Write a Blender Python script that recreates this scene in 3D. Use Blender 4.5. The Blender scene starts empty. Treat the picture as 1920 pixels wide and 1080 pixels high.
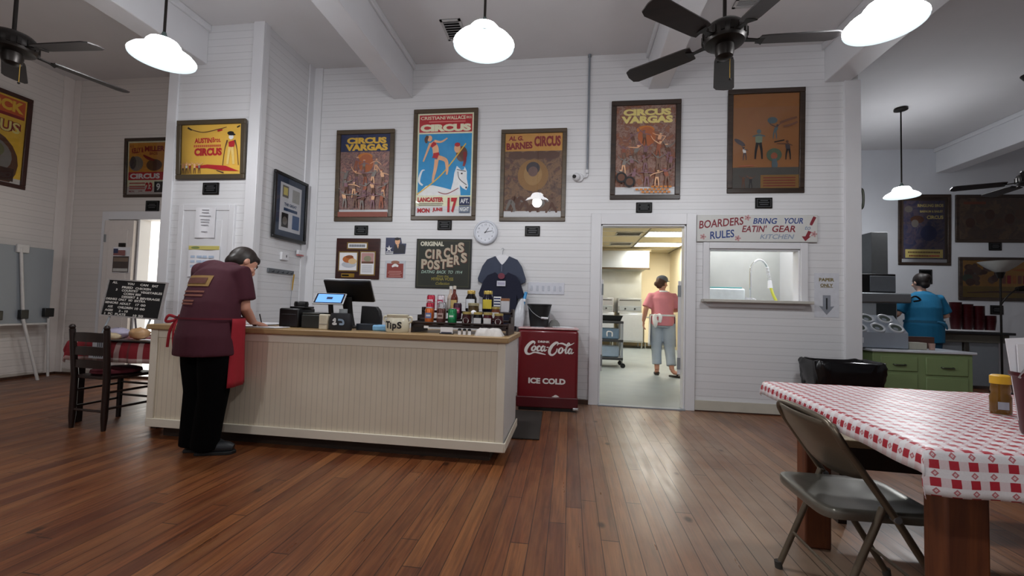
import bpy, bmesh, math, random
from math import sin, cos, pi, radians
from mathutils import Vector, Matrix
from mathutils.bvhtree import BVHTree
random.seed(7)
S = bpy.context.scene
COL = S.collection

# ------------------------------------------------------------------ camera, world, exposure
CAM_H = 1.08
yaw, pit, rol = radians(-7.76), radians(2.422), radians(1.615)
Fw = Vector((sin(yaw)*cos(pit), cos(yaw)*cos(pit), sin(pit)))
rt = Vector((cos(yaw), -sin(yaw), 0)); up = rt.cross(Fw)
Rr = cos(rol)*rt + sin(rol)*up; Uu = -sin(rol)*rt + cos(rol)*up
cam = bpy.data.objects.new('camera', bpy.data.cameras.new('camera'))
COL.objects.link(cam)
m3 = Matrix((Rr, Uu, -Fw)).transposed()
cam.matrix_world = Matrix.Translation((0, 0, CAM_H)) @ m3.to_4x4()
cam.data.sensor_width = 36; cam.data.lens = 806*36/1920; cam.data.clip_start = .05
S.camera = cam
S.view_settings.view_transform = 'Standard'; S.view_settings.look = 'None'
S.view_settings.gamma = 1; S.view_settings.use_curve_mapping = False
S.view_settings.exposure = 0.30
W = bpy.data.worlds.new('daylight'); S.world = W; W.use_nodes = True
W.node_tree.nodes['Background'].inputs[0].default_value = (1.0, .97, .90, 1)
W.node_tree.nodes['Background'].inputs[1].default_value = 1.6
LAMP_W = 47          # watts of each pendant's bulb
SHADE_E = 20.0        # glow of the white glass shades
KITCH_E = 24        # fluorescent panels
LIGHT_COL = (.965, .98, 1.0)

# ------------------------------------------------------------------ materials
def lin(h):
    h = h.lstrip('#'); o = []
    for i in (0, 2, 4):
        c = int(h[i:i+2], 16)/255
        o.append(c/12.92 if c <= .04045 else ((c+.055)/1.055)**2.4)
    return tuple(o)+(1,)
MC = {}
class NT:
    def __init__(s, name):
        s.m = bpy.data.materials.new(name); s.m.use_nodes = True
        s.t = s.m.node_tree; s.p = s.t.nodes['Principled BSDF']; s.out = s.t.nodes['Material Output']
    def n(s, typ, **kw):
        nd = s.t.nodes.new(typ)
        for k, v in kw.items():
            if k.startswith('i_'):
                key = k[2:]; key = int(key) if key.isdigit() else key
                s.set(nd.inputs[key], v)
            else: setattr(nd, k, v)
        return nd
    def set(s, inp, v):
        if hasattr(v, 'is_output') or isinstance(v, bpy.types.NodeSocket): s.t.links.new(v, inp)
        else: inp.default_value = v
    def math(s, op, a, b=0.0, c=0.0, clamp=False):
        nd = s.t.nodes.new('ShaderNodeMath'); nd.operation = op; nd.use_clamp = clamp
        s.set(nd.inputs[0], a); s.set(nd.inputs[1], b)
        if op in ('MULTIPLY_ADD', 'COMPARE', 'SMOOTH_MIN'): s.set(nd.inputs[2], c)
        return nd.outputs[0]
    def mix(s, f, a, b, bt='MIX'):
        nd = s.t.nodes.new('ShaderNodeMix'); nd.data_type = 'RGBA'; nd.blend_type = bt
        s.set(nd.inputs[0], f); s.set(nd.inputs[6], a); s.set(nd.inputs[7], b)
        return nd.outputs[2]
    def ramp(s, f, stops, interp='LINEAR'):
        nd = s.t.nodes.new('ShaderNodeValToRGB'); nd.color_ramp.interpolation = interp
        e = nd.color_ramp.elements
        while len(e) < len(stops): e.new(.5)
        for el, (p, c) in zip(e, stops): el.position = p; el.color = c
        s.set(nd.inputs[0], f); return nd.outputs[0]
    def coord(s, kind='Object'):
        return s.t.nodes.new('ShaderNodeTexCoord').outputs[kind]
    def noise(s, vec, scale, detail=3, rough=.5, dist=0):
        nd = s.n('ShaderNodeTexNoise', i_Scale=scale, i_Detail=detail, i_Roughness=rough, i_Distortion=dist)
        if vec is not None: s.t.links.new(vec, nd.inputs['Vector'])
        return nd.outputs['Fac']
    def bump(s, h, strength=.3, dist=.01):
        nd = s.n('ShaderNodeBump', i_Strength=strength, i_Distance=dist); s.set(nd.inputs['Height'], h)
        s.t.links.new(nd.outputs[0], s.p.inputs['Normal'])
    def base(s, v): s.set(s.p.inputs['Base Color'], v)
    def q(s, **k):
        for a, v in k.items(): s.set(s.p.inputs[a.replace('_', ' ')], v)
def M(name, hexc='#888888', rough=.5, metal=0, var=.12, scale=18, coat=0, spec=.5, bump=0, emit=0):
    """plain surface with gentle procedural unevenness"""
    if name in MC: return MC[name]
    t = NT(name); c = lin(hexc)
    if name.startswith('poster_'): c = tuple(min(.8, x*1.3) for x in c[:3])+(1,)
    f = t.noise(t.coord(), scale, 3)
    d = tuple(x*(1-var) for x in c[:3])+(1,); l = tuple(min(1, x*(1+var)) for x in c[:3])+(1,)
    col = t.mix(f, d, l); t.base(col)
    t.q(Roughness=rough, Metallic=metal)
    t.p.inputs['Specular IOR Level'].default_value = spec
    if coat: t.q(Coat_Weight=coat)
    if bump: t.bump(t.noise(t.coord(), scale*4, 4), bump, .004)
    if emit:
        t.set(t.p.inputs['Emission Color'], c); t.set(t.p.inputs['Emission Strength'], emit)
    MC[name] = t.m; return t.m

def clapboard(name, hexc, pitch=.079, dirt=.0):
    t = NT(name); co = t.coord(); sp = t.n('ShaderNodeSeparateXYZ', i_0=co)
    z = t.math('DIVIDE', sp.outputs[2], pitch)
    fr = t.math('FRACT', z); row = t.math('FLOOR', z)
    groove = t.math('LESS_THAN', fr, .055)
    bead = t.math('LESS_THAN', t.math('ABSOLUTE', t.math('SUBTRACT', fr, .5)), .018)
    wn = t.n('ShaderNodeTexWhiteNoise', noise_dimensions='1D', i_1=row)
    c = lin(hexc); n = t.noise(co, 2.5, 4)
    a = t.mix(t.math('MULTIPLY', wn.outputs[0], .5), c, tuple(x*.93 for x in c[:3])+(1,))
    a = t.mix(t.math('MULTIPLY', n, .25), a, tuple(x*.86 for x in c[:3])+(1,))
    a = t.mix(t.math('MULTIPLY', groove, .40), a, tuple(x*.35 for x in c[:3])+(1,))
    # scuffed dirty band close to the floor
    low = t.math('MULTIPLY', t.math('LESS_THAN', sp.outputs[2], t.math('MULTIPLY_ADD', n, .16, -.02)), .55)
    a = t.mix(low, a, lin('#8d8170'))
    t.base(a); t.q(Roughness=.42)
    h = t.math('SUBTRACT', 1.0, t.math('MAXIMUM', groove, t.math('MULTIPLY', bead, .35)))
    t.bump(h, .55, .006)
    MC[name] = t.m; return t.m

def floor_mat():
    t = NT('floor_boards'); co = t.coord(); sp = t.n('ShaderNodeSeparateXYZ', i_0=co)
    x = t.math('DIVIDE', sp.outputs[0], .083)
    ix = t.math('FLOOR', x); fx = t.math('FRACT', x)
    w1 = t.n('ShaderNodeTexWhiteNoise', noise_dimensions='1D', i_1=ix)
    yy = t.math('ADD', t.math('DIVIDE', sp.outputs[1], 2.6), t.math('MULTIPLY', w1.outputs[0], 7.0))
    iy = t.math('FLOOR', yy); fy = t.math('FRACT', yy)
    w2 = t.n('ShaderNodeTexWhiteNoise', noise_dimensions='2D', i_0=t.n('ShaderNodeCombineXYZ', i_0=ix, i_1=iy).outputs[0])
    col = t.ramp(w2.outputs[0], [(0, lin('#643620')), (.35, lin('#724024')), (.7, lin('#804a2a')), (1, lin('#935c34'))])
    mp = t.n('ShaderNodeMapping', i_0=co); mp.inputs['Scale'].default_value = (46, 1.7, 1)
    g = t.noise(mp.outputs[0], 1.6, 6, .62, .4)
    col = t.mix(t.ramp(g, [(.35, (0, 0, 0, 1)), (.72, (.85, .85, .85, 1))]), col, lin('#3a1c10'), 'MIX')
    mp2 = t.n('ShaderNodeMapping', i_0=co); mp2.inputs['Scale'].default_value = (9, 1.4, 1)
    g2 = t.noise(mp2.outputs[0], 1.0, 4, .6)
    col = t.mix(t.ramp(g2, [(.45, (0, 0, 0, 1)), (.75, (.55, .55, .55, 1))]), col, lin('#96643c'))
    # worn grey traffic path that leads to the kitchen door
    cen = t.math('MULTIPLY_ADD', sp.outputs[1], -.10, 1.30)
    px = t.math('ABSOLUTE', t.math('SUBTRACT', sp.outputs[0], cen))
    wn_ = t.ramp(t.noise(co, 1.5, 5, .6), [(.28, (.25, .25, .25, 1)), (.62, (1, 1, 1, 1))])
    wear = t.math('MULTIPLY', t.math('SUBTRACT', 1.25, t.math('DIVIDE', px, .95), clamp=True), wn_)
    col = t.mix(t.math('MULTIPLY', wear, .72, clamp=True), col, lin('#a08d7a'))
    # knots and stains
    vo = t.n('ShaderNodeTexVoronoi', i_Scale=4.2); mk = t.n('ShaderNodeMapping', i_0=co); mk.inputs['Scale'].default_value = (1, .62, 1)
    t.t.links.new(mk.outputs[0], vo.inputs['Vector'])
    kn = t.ramp(vo.outputs['Distance'], [(.05, (1, 1, 1, 1)), (.11, (0, 0, 0, 1))])
    col = t.mix(t.math('MULTIPLY', kn, .75), col, lin('#20120c'))
    gap = t.math('MAXIMUM', t.math('LESS_THAN', fx, .05), t.math('LESS_THAN', fy, .0022))
    col = t.mix(t.math('MULTIPLY', gap, .8), col, lin('#1a0d08'))
    t.base(col)
    ro = t.math('ADD', .20, t.math('MULTIPLY', t.noise(mp2.outputs[0], 2.3, 4), .26))
    t.q(Roughness=ro); t.p.inputs['Specular IOR Level'].default_value = .5
    cup = t.math('MULTIPLY', t.math('ABSOLUTE', t.math('SUBTRACT', fx, .5)), .35)
    t.bump(t.math('ADD', t.math('SUBTRACT', t.math('MULTIPLY', g, .12), gap), cup), .35, .004)
    return t.m

def gingham(name):
    t = NT(name); uv = t.coord('UV'); sp = t.n('ShaderNodeSeparateXYZ', i_0=uv)
    P = .043
    u = t.math('FRACT', t.math('DIVIDE', sp.outputs[0], P)); v = t.math('FRACT', t.math('DIVIDE', sp.outputs[1], P))
    a = t.math('LESS_THAN', u, .5); b = t.math('LESS_THAN', v, .5)
    both = t.math('MULTIPLY', a, b); one = t.math('ABSOLUTE', t.math('SUBTRACT', a, b))
    du = t.math('ABSOLUTE', t.math('SUBTRACT', t.math('FRACT', t.math('MULTIPLY', u, 2.0)), .5))
    dv = t.math('ABSOLUTE', t.math('SUBTRACT', t.math('FRACT', t.math('MULTIPLY', v, 2.0)), .5))
    dd = t.math('ADD', du, dv)
    ring = t.math('MULTIPLY', t.math('LESS_THAN', dd, .40), t.math('GREATER_THAN', dd, .17))
    dot = t.math('LESS_THAN', dd, .07)
    mk = t.math('MULTIPLY', t.math('MULTIPLY', t.math('MAXIMUM', ring, dot), one), a)
    # the thread-dyed squares between: vertical ones carry the ornament, the others a pale weave
    pale = t.math('MULTIPLY', one, t.math('SUBTRACT', 1.0, a))
    c = t.mix(both, lin('#e9e6e8'), lin('#b3122a'))
    c = t.mix(t.math('MULTIPLY', pale, .22), c, lin('#c2283c'))
    c = t.mix(t.math('MULTIPLY', mk, .8), c, lin('#b3122a'))
    f = t.noise(uv, 220, 2)
    c = t.mix(t.math('MULTIPLY', f, .18), c, lin('#6e6a6c'))
    t.base(c); t.q(Roughness=.36); MC[name] = t.m; return t.m

def plaid(name):
    t = NT(name); uv = t.coord('UV'); sp = t.n('ShaderNodeSeparateXYZ', i_0=uv); P = .21
    u = t.math('FRACT', t.math('DIVIDE', sp.outputs[0], P)); v = t.math('FRACT', t.math('DIVIDE', sp.outputs[1], P))
    a = t.math('LESS_THAN', u, .22); b = t.math('LESS_THAN', v, .22)
    c = t.mix(t.math('MULTIPLY', t.math('ADD', a, b), .5), lin('#7d1420'), lin('#c9bdb6'))
    a2 = t.math('LESS_THAN', t.math('ABSOLUTE', t.math('SUBTRACT', u, .6)), .05)
    c = t.mix(t.math('MULTIPLY', a2, .5), c, lin('#31352f'))
    t.base(c); t.q(Roughness=.8); MC[name] = t.m; return t.m

def glass_pane(name='picture_glass', f=1.0):
    t = NT(name); t.t.nodes.remove(t.p)
    tr = t.n('ShaderNodeBsdfTransparent'); gl = t.n('ShaderNodeBsdfGlossy', i_Roughness=.015)
    fr = t.n('ShaderNodeFresnel', i_IOR=1.5)
    mx = t.n('ShaderNodeMixShader'); t.set(mx.inputs[0], t.math('MULTIPLY', fr.outputs[0], f))
    t.t.links.new(tr.outputs[0], mx.inputs[1]); t.t.links.new(gl.outputs[0], mx.inputs[2])
    t.t.links.new(mx.outputs[0], t.out.inputs[0]); MC[name] = t.m; return t.m

def collage(name, stops, scale=9, dist=2.5):
    """a crowded lithograph: many small swirling patches of printed colour"""
    t = NT(name); co = t.coord()
    n = t.noise(co, scale, 6, .68, dist)
    vo = t.n('ShaderNodeTexVoronoi', i_Scale=scale*2.2); t.t.links.new(co, vo.inputs['Vector'])
    f = t.math('ADD', t.math('MULTIPLY', n, .75), t.math('MULTIPLY', vo.outputs['Color'], .25))
    k = len(stops)
    c = t.ramp(f, [(.3+.4*i/(k-1), tuple(min(.8, x*1.45) for x in lin(s)[:3])+(1,)) for i, s in enumerate(stops)])
    t.base(c); t.q(Roughness=.6); MC[name] = t.m; return t.m

def wood(name, a, b, rough=.45, axis=0, sc=1.0):
    t = NT(name); mp = t.n('ShaderNodeMapping', i_0=t.coord())
    v = [22*sc]*3; v[axis] = 1.6*sc; mp.inputs['Scale'].default_value = v
    n = t.noise(mp.outputs[0], 1.0, 5, .6, .6)
    t.base(t.ramp(n, [(.3, lin(a)), (.7, lin(b))])); t.q(Roughness=rough); t.bump(n, .12, .002)
    MC[name] = t.m; return t.m

WHITE = clapboard('white_clapboard', '#dcdcde')
ALCOVE = clapboard('alcove_clapboard', '#d6cfca')
PAINT = M('white_gloss_paint', '#d9d9dc', .38, var=.04, scale=4)
CEIL = M('ceiling_paint', '#d3d1d2', .7, var=.04, scale=3)
FLOOR = floor_mat()
GLASS = glass_pane()
BLACK = M('black_plastic', '#0b0b0d', .38, var=.2)
FRAME_BROWN = wood('frame_brown', '#3f3325', '#5a4a36', .4)
FRAME_DARK = wood('frame_dark', '#241a13', '#42332a', .4)
PAPER = M('white_paper', '#e6e6ea', .75, var=.03)
STEEL = M('stainless_steel', '#b9bcbe', .28, .9, var=.06, scale=3)
STEEL_DULL = M('dull_steel', '#8f9498', .45, .6, var=.08, scale=5)
SKIN = M('skin', '#c79079', .55, var=.08, scale=12)
SKIN_PALE = M('skin_pale', '#d3a893', .55, var=.08, scale=12)
DARKWOOD = wood('dark_stained_wood', '#150b08', '#2a1712', .4, 2)
BRASS = M('brass_gold', '#b08d3c', .35, .8)
IRON = M('dark_bronze_metal', '#1c1714', .4, .6, var=.2)

# ------------------------------------------------------------------ mesh builder
def fontmesh(s, bold=0.0, cache={}):
    k = (s, bold)
    if k not in cache:
        cu = bpy.data.curves.new('t', 'FONT'); cu.body = s; cu.size = 1; cu.offset = bold
        cu.resolution_u = 3; cu.fill_mode = 'FRONT' if hasattr(cu, 'fill_mode') else cu.fill_mode
        o = bpy.data.objects.new('t', cu); COL.objects.link(o)
        dg = bpy.context.evaluated_depsgraph_get(); me = bpy.data.meshes.new_from_object(o.evaluated_get(dg))
        vs = [(v.co.x, v.co.y) for v in me.vertices]; fs = [tuple(p.vertices) for p in me.polygons]
        bpy.data.objects.remove(o); bpy.data.curves.remove(cu); bpy.data.meshes.remove(me)
        cache[k] = (vs, fs)
    return cache[k]

def catmull(P, n=8):
    if len(P) < 3: return [tuple(p) for p in P]
    Q = [P[0]]+list(P)+[P[-1]]; out = []
    for i in range(1, len(Q)-2):
        for k in range(n):
            t = k/n; r = []
            for a, b, c, d in zip(Q[i-1], Q[i], Q[i+1], Q[i+2]):
                r.append(.5*((2*b)+(-a+c)*t+(2*a-5*b+4*c-d)*t*t+(-a+3*b-3*c+d)*t**3))
            out.append(tuple(r))
    out.append(tuple(P[-1])); return out

class MB:
    def __init__(s): s.v = []; s.f = []; s.m = []; s.mats = []; s.T = Matrix.Identity(4); s.uv = {}
    def mi(s, mat):
        if mat not in s.mats: s.mats.append(mat)
        return s.mats.index(mat)
    def add(s, vs, fs, mat):
        o = len(s.v); i = s.mi(mat)
        s.v += [tuple(s.T @ Vector(v)) for v in vs]
        for f in fs: s.f.append(tuple(o+k for k in f)); s.m.append(i)
        return s
    def box(s, x0, x1, y0, y1, z0, z1, mat):
        if x0 > x1: x0, x1 = x1, x0
        if y0 > y1: y0, y1 = y1, y0
        if z0 > z1: z0, z1 = z1, z0
        v = [(x, y, z) for z in (z0, z1) for y in (y0, y1) for x in (x0, x1)]
        return s.add(v, [(0, 2, 3, 1), (4, 5, 7, 6), (0, 1, 5, 4), (2, 6, 7, 3), (0, 4, 6, 2), (1, 3, 7, 5)], mat)
    def cbox(s, c, d, mat, rot=None):
        T0 = s.T.copy(); s.T = s.T @ Matrix.Translation(c) @ (rot.to_4x4() if rot else Matrix.Identity(4))
        s.box(-d[0]/2, d[0]/2, -d[1]/2, d[1]/2, -d[2]/2, d[2]/2, mat); s.T = T0; return s
    def sect(s, secs, mat, caps=True, closed=False):
        n = len(secs[0]); vs = [p for sc in secs for p in sc]; fs = []
        L = len(secs)
        for i in range(L if closed else L-1):
            a = i*n; b = ((i+1) % L)*n
            for k in range(n): fs.append((a+k, a+(k+1) % n, b+(k+1) % n, b+k))
        if caps and not closed:
            fs.append(tuple(range(n-1, -1, -1))); fs.append(tuple(range((L-1)*n, L*n)))
        return s.add(vs, fs, mat)
    def tube(s, pts, r, mat, n=10, flat=1.0, caps=True, sm=0, upv=None):
        """sweep an ellipse along points; r = number or list; flat = second radius ratio (number or list)"""
        pts = [Vector(p) for p in pts]; R = r if isinstance(r, (list, tuple)) else [r]*len(pts)
        Fl = flat if isinstance(flat, (list, tuple)) else [flat]*len(pts)
        if sm:
            q = catmull([tuple(p)+(a, b) for p, a, b in zip(pts, R, Fl)], sm)
            pts = [Vector(k[:3]) for k in q]; R = [k[3] for k in q]; Fl = [k[4] for k in q]
        secs = []; U = None
        for i, p in enumerate(pts):
            d = (pts[min(i+1, len(pts)-1)]-pts[max(i-1, 0)]).normalized()
            if U is None:
                ref = Vector(upv) if upv else (Vector((0, 0, 1)) if abs(d.z) < .9 else Vector((1, 0, 0)))
                U = (ref-d*ref.dot(d)).normalized()
            else: U = (U-d*U.dot(d)).normalized()
            V = d.cross(U)
            secs.append([tuple(p+U*(R[i]*cos(2*pi*k/n))+V*(R[i]*Fl[i]*sin(2*pi*k/n))) for k in range(n)])
        return s.sect(secs, mat, caps)
    def cyl(s, p0, p1, r, mat, r1=None, n=16, caps=True): return s.tube([p0, p1], [r, r if r1 is None else r1], mat, n, caps=caps)
    def lathe(s, prof, c, mat, n=20, caps=True, sx=1, sy=1):
        secs = [[(c[0]+sx*r*cos(2*pi*k/n), c[1]+sy*r*sin(2*pi*k/n), c[2]+z) for k in range(n)] for r, z in prof]
        return s.sect(secs, mat, caps)
    def ball(s, c, r, mat, n=12, sc=(1, 1, 1)):
        prof = [(max(1e-4, r*sin(pi*i/n)), -r*cos(pi*i/n)) for i in range(n+1)]
        secs = [[(c[0]+sc[0]*a*cos(2*pi*k/n), c[1]+sc[1]*a*sin(2*pi*k/n), c[2]+sc[2]*z) for k in range(n)] for a, z in prof]
        return s.sect(secs, mat)
    # flat artwork on a board that faces -y: x to the right, z up
    def flat(s, pts, y, mat):
        return s.add([(x, y, z) for x, z in pts], [tuple(range(len(pts)))], mat)
    def rect(s, x0, x1, z0, z1, y, mat): return s.flat([(x0, z0), (x1, z0), (x1, z1), (x0, z1)], y, mat)
    def oval(s, cx, cz, rx, rz, y, mat, n=20, rot=0):
        c, d = cos(rot), sin(rot)
        return s.flat([(cx+rx*cos(2*pi*k/n)*c-rz*sin(2*pi*k/n)*d, cz+rx*cos(2*pi*k/n)*d+rz*sin(2*pi*k/n)*c) for k in range(n)], y, mat)
    def stroke(s, P, y, mat, sm=7):
        """brush stroke, points (x, z, width)"""
        q = catmull(P, sm); L = []; Rr_ = []
        for i, (x, z, w) in enumerate(q):
            a = q[max(i-1, 0)]; b = q[min(i+1, len(q)-1)]
            dx, dz = b[0]-a[0], b[1]-a[1]; l = math.hypot(dx, dz) or 1
            L.append((x-dz/l*w/2, y, z+dx/l*w/2)); Rr_.append((x+dz/l*w/2, y, z-dx/l*w/2))
        n = len(q); return s.add(L+Rr_, [(i, n+i, n+i+1, i+1) for i in range(n-1)], mat)
    def text(s, t, cx, cz, h, y, mat, w=None, bold=.02, shear=0, rot=0, arc=0, align='c'):
        vs, fs = fontmesh(t, bold)
        if not vs: return s
        xs = [v[0] for v in vs]; zs = [v[1] for v in vs]; x0, x1, z0, z1 = min(xs), max(xs), min(zs), max(zs)
        kz = h/(z1-z0); kx = w/(x1-x0) if w else kz
        W_ = (x1-x0)*kx; out = []
        for x, z in vs:
            X = (x-x0)*kx-(W_/2 if align == 'c' else 0); Z = (z-z0)*kz-h/2
            X += shear*Z; Z += arc*(X/W_)**2*4 if arc else 0
            out.append((cx+X*cos(rot)-Z*sin(rot), y, cz+X*sin(rot)+Z*cos(rot)))
        return s.add(out, fs, mat)
    def build(s, name, parent=None, loc=None, rot=None, smooth=40, bevel=0, kind=None):
        me = bpy.data.meshes.new(name); me.from_pydata(s.v, [], s.f)
        for m in s.mats: me.materials.append(m)
        me.polygons.foreach_set('material_index', s.m)
        if smooth:
            me.polygons.foreach_set('use_smooth', [True]*len(me.polygons))
            me.set_sharp_from_angle(angle=radians(smooth))
        me.update()
        o = bpy.data.objects.new(name, me); COL.objects.link(o)
        if parent: o.parent = parent
        if loc: o.location = loc
        if rot: o.rotation_euler = rot
        if bevel:
            b = o.modifiers.new('bevel', 'BEVEL'); b.width = bevel; b.segments = 2; b.limit_method = 'ANGLE'; b.angle_limit = radians(50)
        if kind: o['kind'] = kind
        return o

def tag(o, label, cat, group=None):
    o['label'] = label; o['category'] = cat
    if group: o['group'] = group
    return o
def thing(name, label, cat, loc=(0, 0, 0), rz=0, group=None):
    o = bpy.data.objects.new(name, None); COL.objects.link(o); o.empty_display_size = .1
    o.location = loc; o.rotation_euler = (0, 0, rz); return tag(o, label, cat, group)
def struct(mb, name, parent=None, **k):
    o = mb.build(name, parent, **k)
    if not parent: o['kind'] = 'structure'
    return o
def dup(root, loc, rz=None, label=None, group=None):
    def cp(o, par):
        c = o.copy(); COL.objects.link(c)
        if par: c.parent = par
        for ch in list(o.children): cp(ch, c)
        return c
    r = cp(root, None); r.location = loc
    if rz is not None: r.rotation_euler = (0, 0, rz)
    if label: r['label'] = label
    if group: r['group'] = group
    return r
def melt(mb, name, parent, voxel=.012, smooth=6, loc=None):
    """weld overlapping swept volumes into one continuous skin"""
    o = mb.build(name, None, smooth=0)
    r = o.modifiers.new('r', 'REMESH'); r.mode = 'VOXEL'; r.voxel_size = voxel
    sm = o.modifiers.new('s', 'SMOOTH'); sm.factor = .5; sm.iterations = smooth
    dg = bpy.context.evaluated_depsgraph_get(); me = bpy.data.meshes.new_from_object(o.evaluated_get(dg))
    o.modifiers.clear(); old = o.data; o.data = me; bpy.data.meshes.remove(old); me.name = name
    if not me.materials:
        for m in mb.mats: me.materials.append(m)
    me.polygons.foreach_set('use_smooth', [True]*len(me.polygons))
    if parent: o.parent = parent
    if loc: o.location = loc
    return o
# ------------------------------------------------------------------ the setting
D = 4.97; TH = .12; ZC = 4.03
KWALL = M('kitchen_wall_paint', '#e0d2b2', .6, var=.05, scale=2)
KCEIL = M('kitchen_ceiling_tile', '#c9bda0', .8, var=.08, scale=30)
KFLOOR = M('kitchen_concrete', '#7d8486', .55, var=.16, scale=3)
m = MB(); m.box(-7, 9.6, -3.4, D+.04, -.1, 0, FLOOR); m.box(3.02, 9.6, D+.04, 8.5, -.1, 0, FLOOR); struct(m, 'floor')
m = MB(); m.box(-1.6, 3.02, D+.04, 13.4, -.1, .004, KFLOOR); struct(m, 'floor_kitchen')
m = MB(); m.box(-7, 9.6, -3.4, 8.5, ZC, ZC+.1, CEIL); struct(m, 'ceiling')
DX0, DX1, DZ = .33, 1.263, 2.043
WX0, WX1, WZ0, WZ1 = 1.503, 2.434, 1.22, 1.777
m = MB()
for x0, x1, z0, z1 in ((-3.3, DX0, 0, ZC), (DX0, DX1, DZ, ZC), (DX1, WX0, 0, ZC), (WX0, WX1, 0, WZ0), (WX0, WX1, WZ1, ZC), (WX1, 3.01, 0, ZC)):
    m.box(x0, x1, D, D+TH, z0, z1, WHITE)
struct(m, 'wall_back')
m = MB(); m.box(-4.37, -3.294, 4.055, D+TH, 0, ZC, WHITE); struct(m, 'wall_closet')
m = MB()
for x0, x1, z0, z1 in ((-7, -5.69, 0, ZC), (-5.69, -4.6, 2.09, ZC), (-4.6, -4.37, 0, ZC)): m.box(x0, x1, D, D+TH, z0, z1, ALCOVE)
struct(m, 'wall_alcove')
m = MB(); m.box(-7, -6.87, -3.4, D, 0, ZC, ALCOVE); struct(m, 'wall_left')
m = MB(); m.box(-7, 9.6, -3.4, -3.28, 0, ZC, WHITE); struct(m, 'wall_front')
m = MB(); m.box(9.5, 9.6, -3.28, 8.4, 0, ZC, WHITE); struct(m, 'wall_right')
RW = M('right_room_paint', '#cfd2d8', .6, var=.05, scale=3)
m = MB(); m.box(3.02, 9.6, 8.3, 8.42, 0, ZC, RW); struct(m, 'wall_far')
m = MB(); m.box(3.02, 3.028, D+TH, 8.3, 0, ZC, RW); struct(m, 'wall_side')
# kitchen shell
m = MB(); m.box(-1.7, 3.1, 13.3, 13.4, 0, 2.9, KWALL); struct(m, 'wall_kitchen_back')
m = MB(); m.box(2.92, 3.02, 6.56, 13.3, 0, 2.9, KWALL); m.box(2.92, 3.02, D+TH, 6.56, 0, 2.9, PAINT); struct(m, 'wall_kitchen_right')
m = MB(); m.box(-1.7, -1.6, D+TH, 13.3, 0, 2.9, KWALL); struct(m, 'wall_kitchen_left')
m = MB(); m.box(-1.7, 3.1, D+TH, 13.4, 2.8, 2.9, KCEIL)
for y in (9.62, 10.28, 11.22, 11.88, 12.5): m.box(-1.6, 2.92, y-.012, y+.012, 2.792, 2.8, PAINT)
for x in (.42, 1.65, 2.88): m.box(x-.012, x+.012, 5.2, 13.3, 2.791, 2.8, M('dark_tile_grid', '#6d6250'))
struct(m, 'ceiling_kitchen')
STAIN = M('splash_panel_steel', '#c6c8c4', .32, .75, var=.14, scale=3)
m = MB(); m.box(1.95, 2.92, 6.5, 6.56, 0, 2.3, STAIN); struct(m, 'wall_dishroom')
# ceiling beams
for i, (x0, x1, y1) in enumerate(((-4.2, -3.95, 4.055), (-2.22, -1.98, D), (.83, 1.05, D), (2.68, 2.93, D), (6.25, 6.5, 8.3))):
    m = MB(); m.box(x0, x1, -3.28, y1, 3.6, ZC, PAINT)
    for sx in (x0-.03, x1): m.box(sx, sx+.03, -3.28, y1, 3.96, ZC, PAINT)
    struct(m, 'trim_%d' % (i+1), bevel=.008)
# casings and corner boards
m = MB()
m.box(.222, DX0, D-.022, D, 0, 2.165, PAINT); m.box(DX1, 1.364, D-.022, D, 0, 2.165, PAINT); m.box(DX0, DX1, D-.022, D, DZ, 2.165, PAINT)
m.box(DX0, DX0+.02, D, D+TH, 0, DZ, PAINT); m.box(DX1-.02, DX1, D, D+TH, 0, DZ, PAINT); m.box(DX0, DX1, D, D+TH, DZ-.02, DZ, PAINT)
struct(m, 'trim_6', bevel=.003)
m = MB()
m.box(1.44, WX0, D-.025, D, WZ0-.03, 1.845, PAINT); m.box(WX1, 2.503, D-.025, D, WZ0-.03, 1.845, PAINT); m.box(WX0, WX1, D-.025, D, WZ1, 1.845, PAINT)
for a in ((WX0, WX0+.015, WZ0, WZ1), (WX1-.015, WX1, WZ0, WZ1), (WX0, WX1, WZ1-.015, WZ1)): m.box(a[0], a[1], D, D+TH, a[2], a[3], PAINT)
w = struct(m, 'window_1', bevel=.003)
m = MB(); m.box(1.425, 2.52, D-.11, D+TH, 1.188, 1.218, M('sill_paint', '#b9b6ae', .5)); m.build('window_sill', w, bevel=.004)
m = MB(); m.add([(1.46, D-.03, 1.188), (2.5, D-.03, 1.188), (2.46, D-.03, 1.135), (1.5, D-.03, 1.135), (1.46, D, 1.188), (2.5, D, 1.188), (2.46, D, 1.135), (1.5, D, 1.135)],
      [(0, 3, 2, 1), (0, 1, 5, 4), (2, 3, 7, 6), (1, 2, 6, 5), (0, 4, 7, 3)], PAINT); m.build('window_apron', w)
k = 7
def trim(*bs, mat=PAINT):
    global k
    m = MB()
    for b in bs: m.box(*b, mat)
    struct(m, 'trim_%d' % k, bevel=.003); k += 1
trim((2.864, 3.022, D-.03, D+TH+.01, 0, 3.6))                                   # end pilaster
trim((-4.385, -4.27, 4.035, 4.055, 0, ZC), (-4.385, -4.37, 4.055, 4.15, 0, ZC))   # closet left corner
trim((-3.40, -3.275, 4.035, 4.055, 0, ZC), (-3.294, -3.275, 4.055, 4.13, 0, ZC))
trim((-3.294, -3.275, D-.12, D, 0, ZC), (-3.294, -3.17, D-.02, D, 0, ZC))        # inner corner
trim((-6.87, -6.76, D-.02, D, 0, ZC), (-6.87, -6.85, D-.14, D-.02, 0, ZC), mat=M('alcove_door_paint', '#d8d0cb', .45, var=.05))
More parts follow.
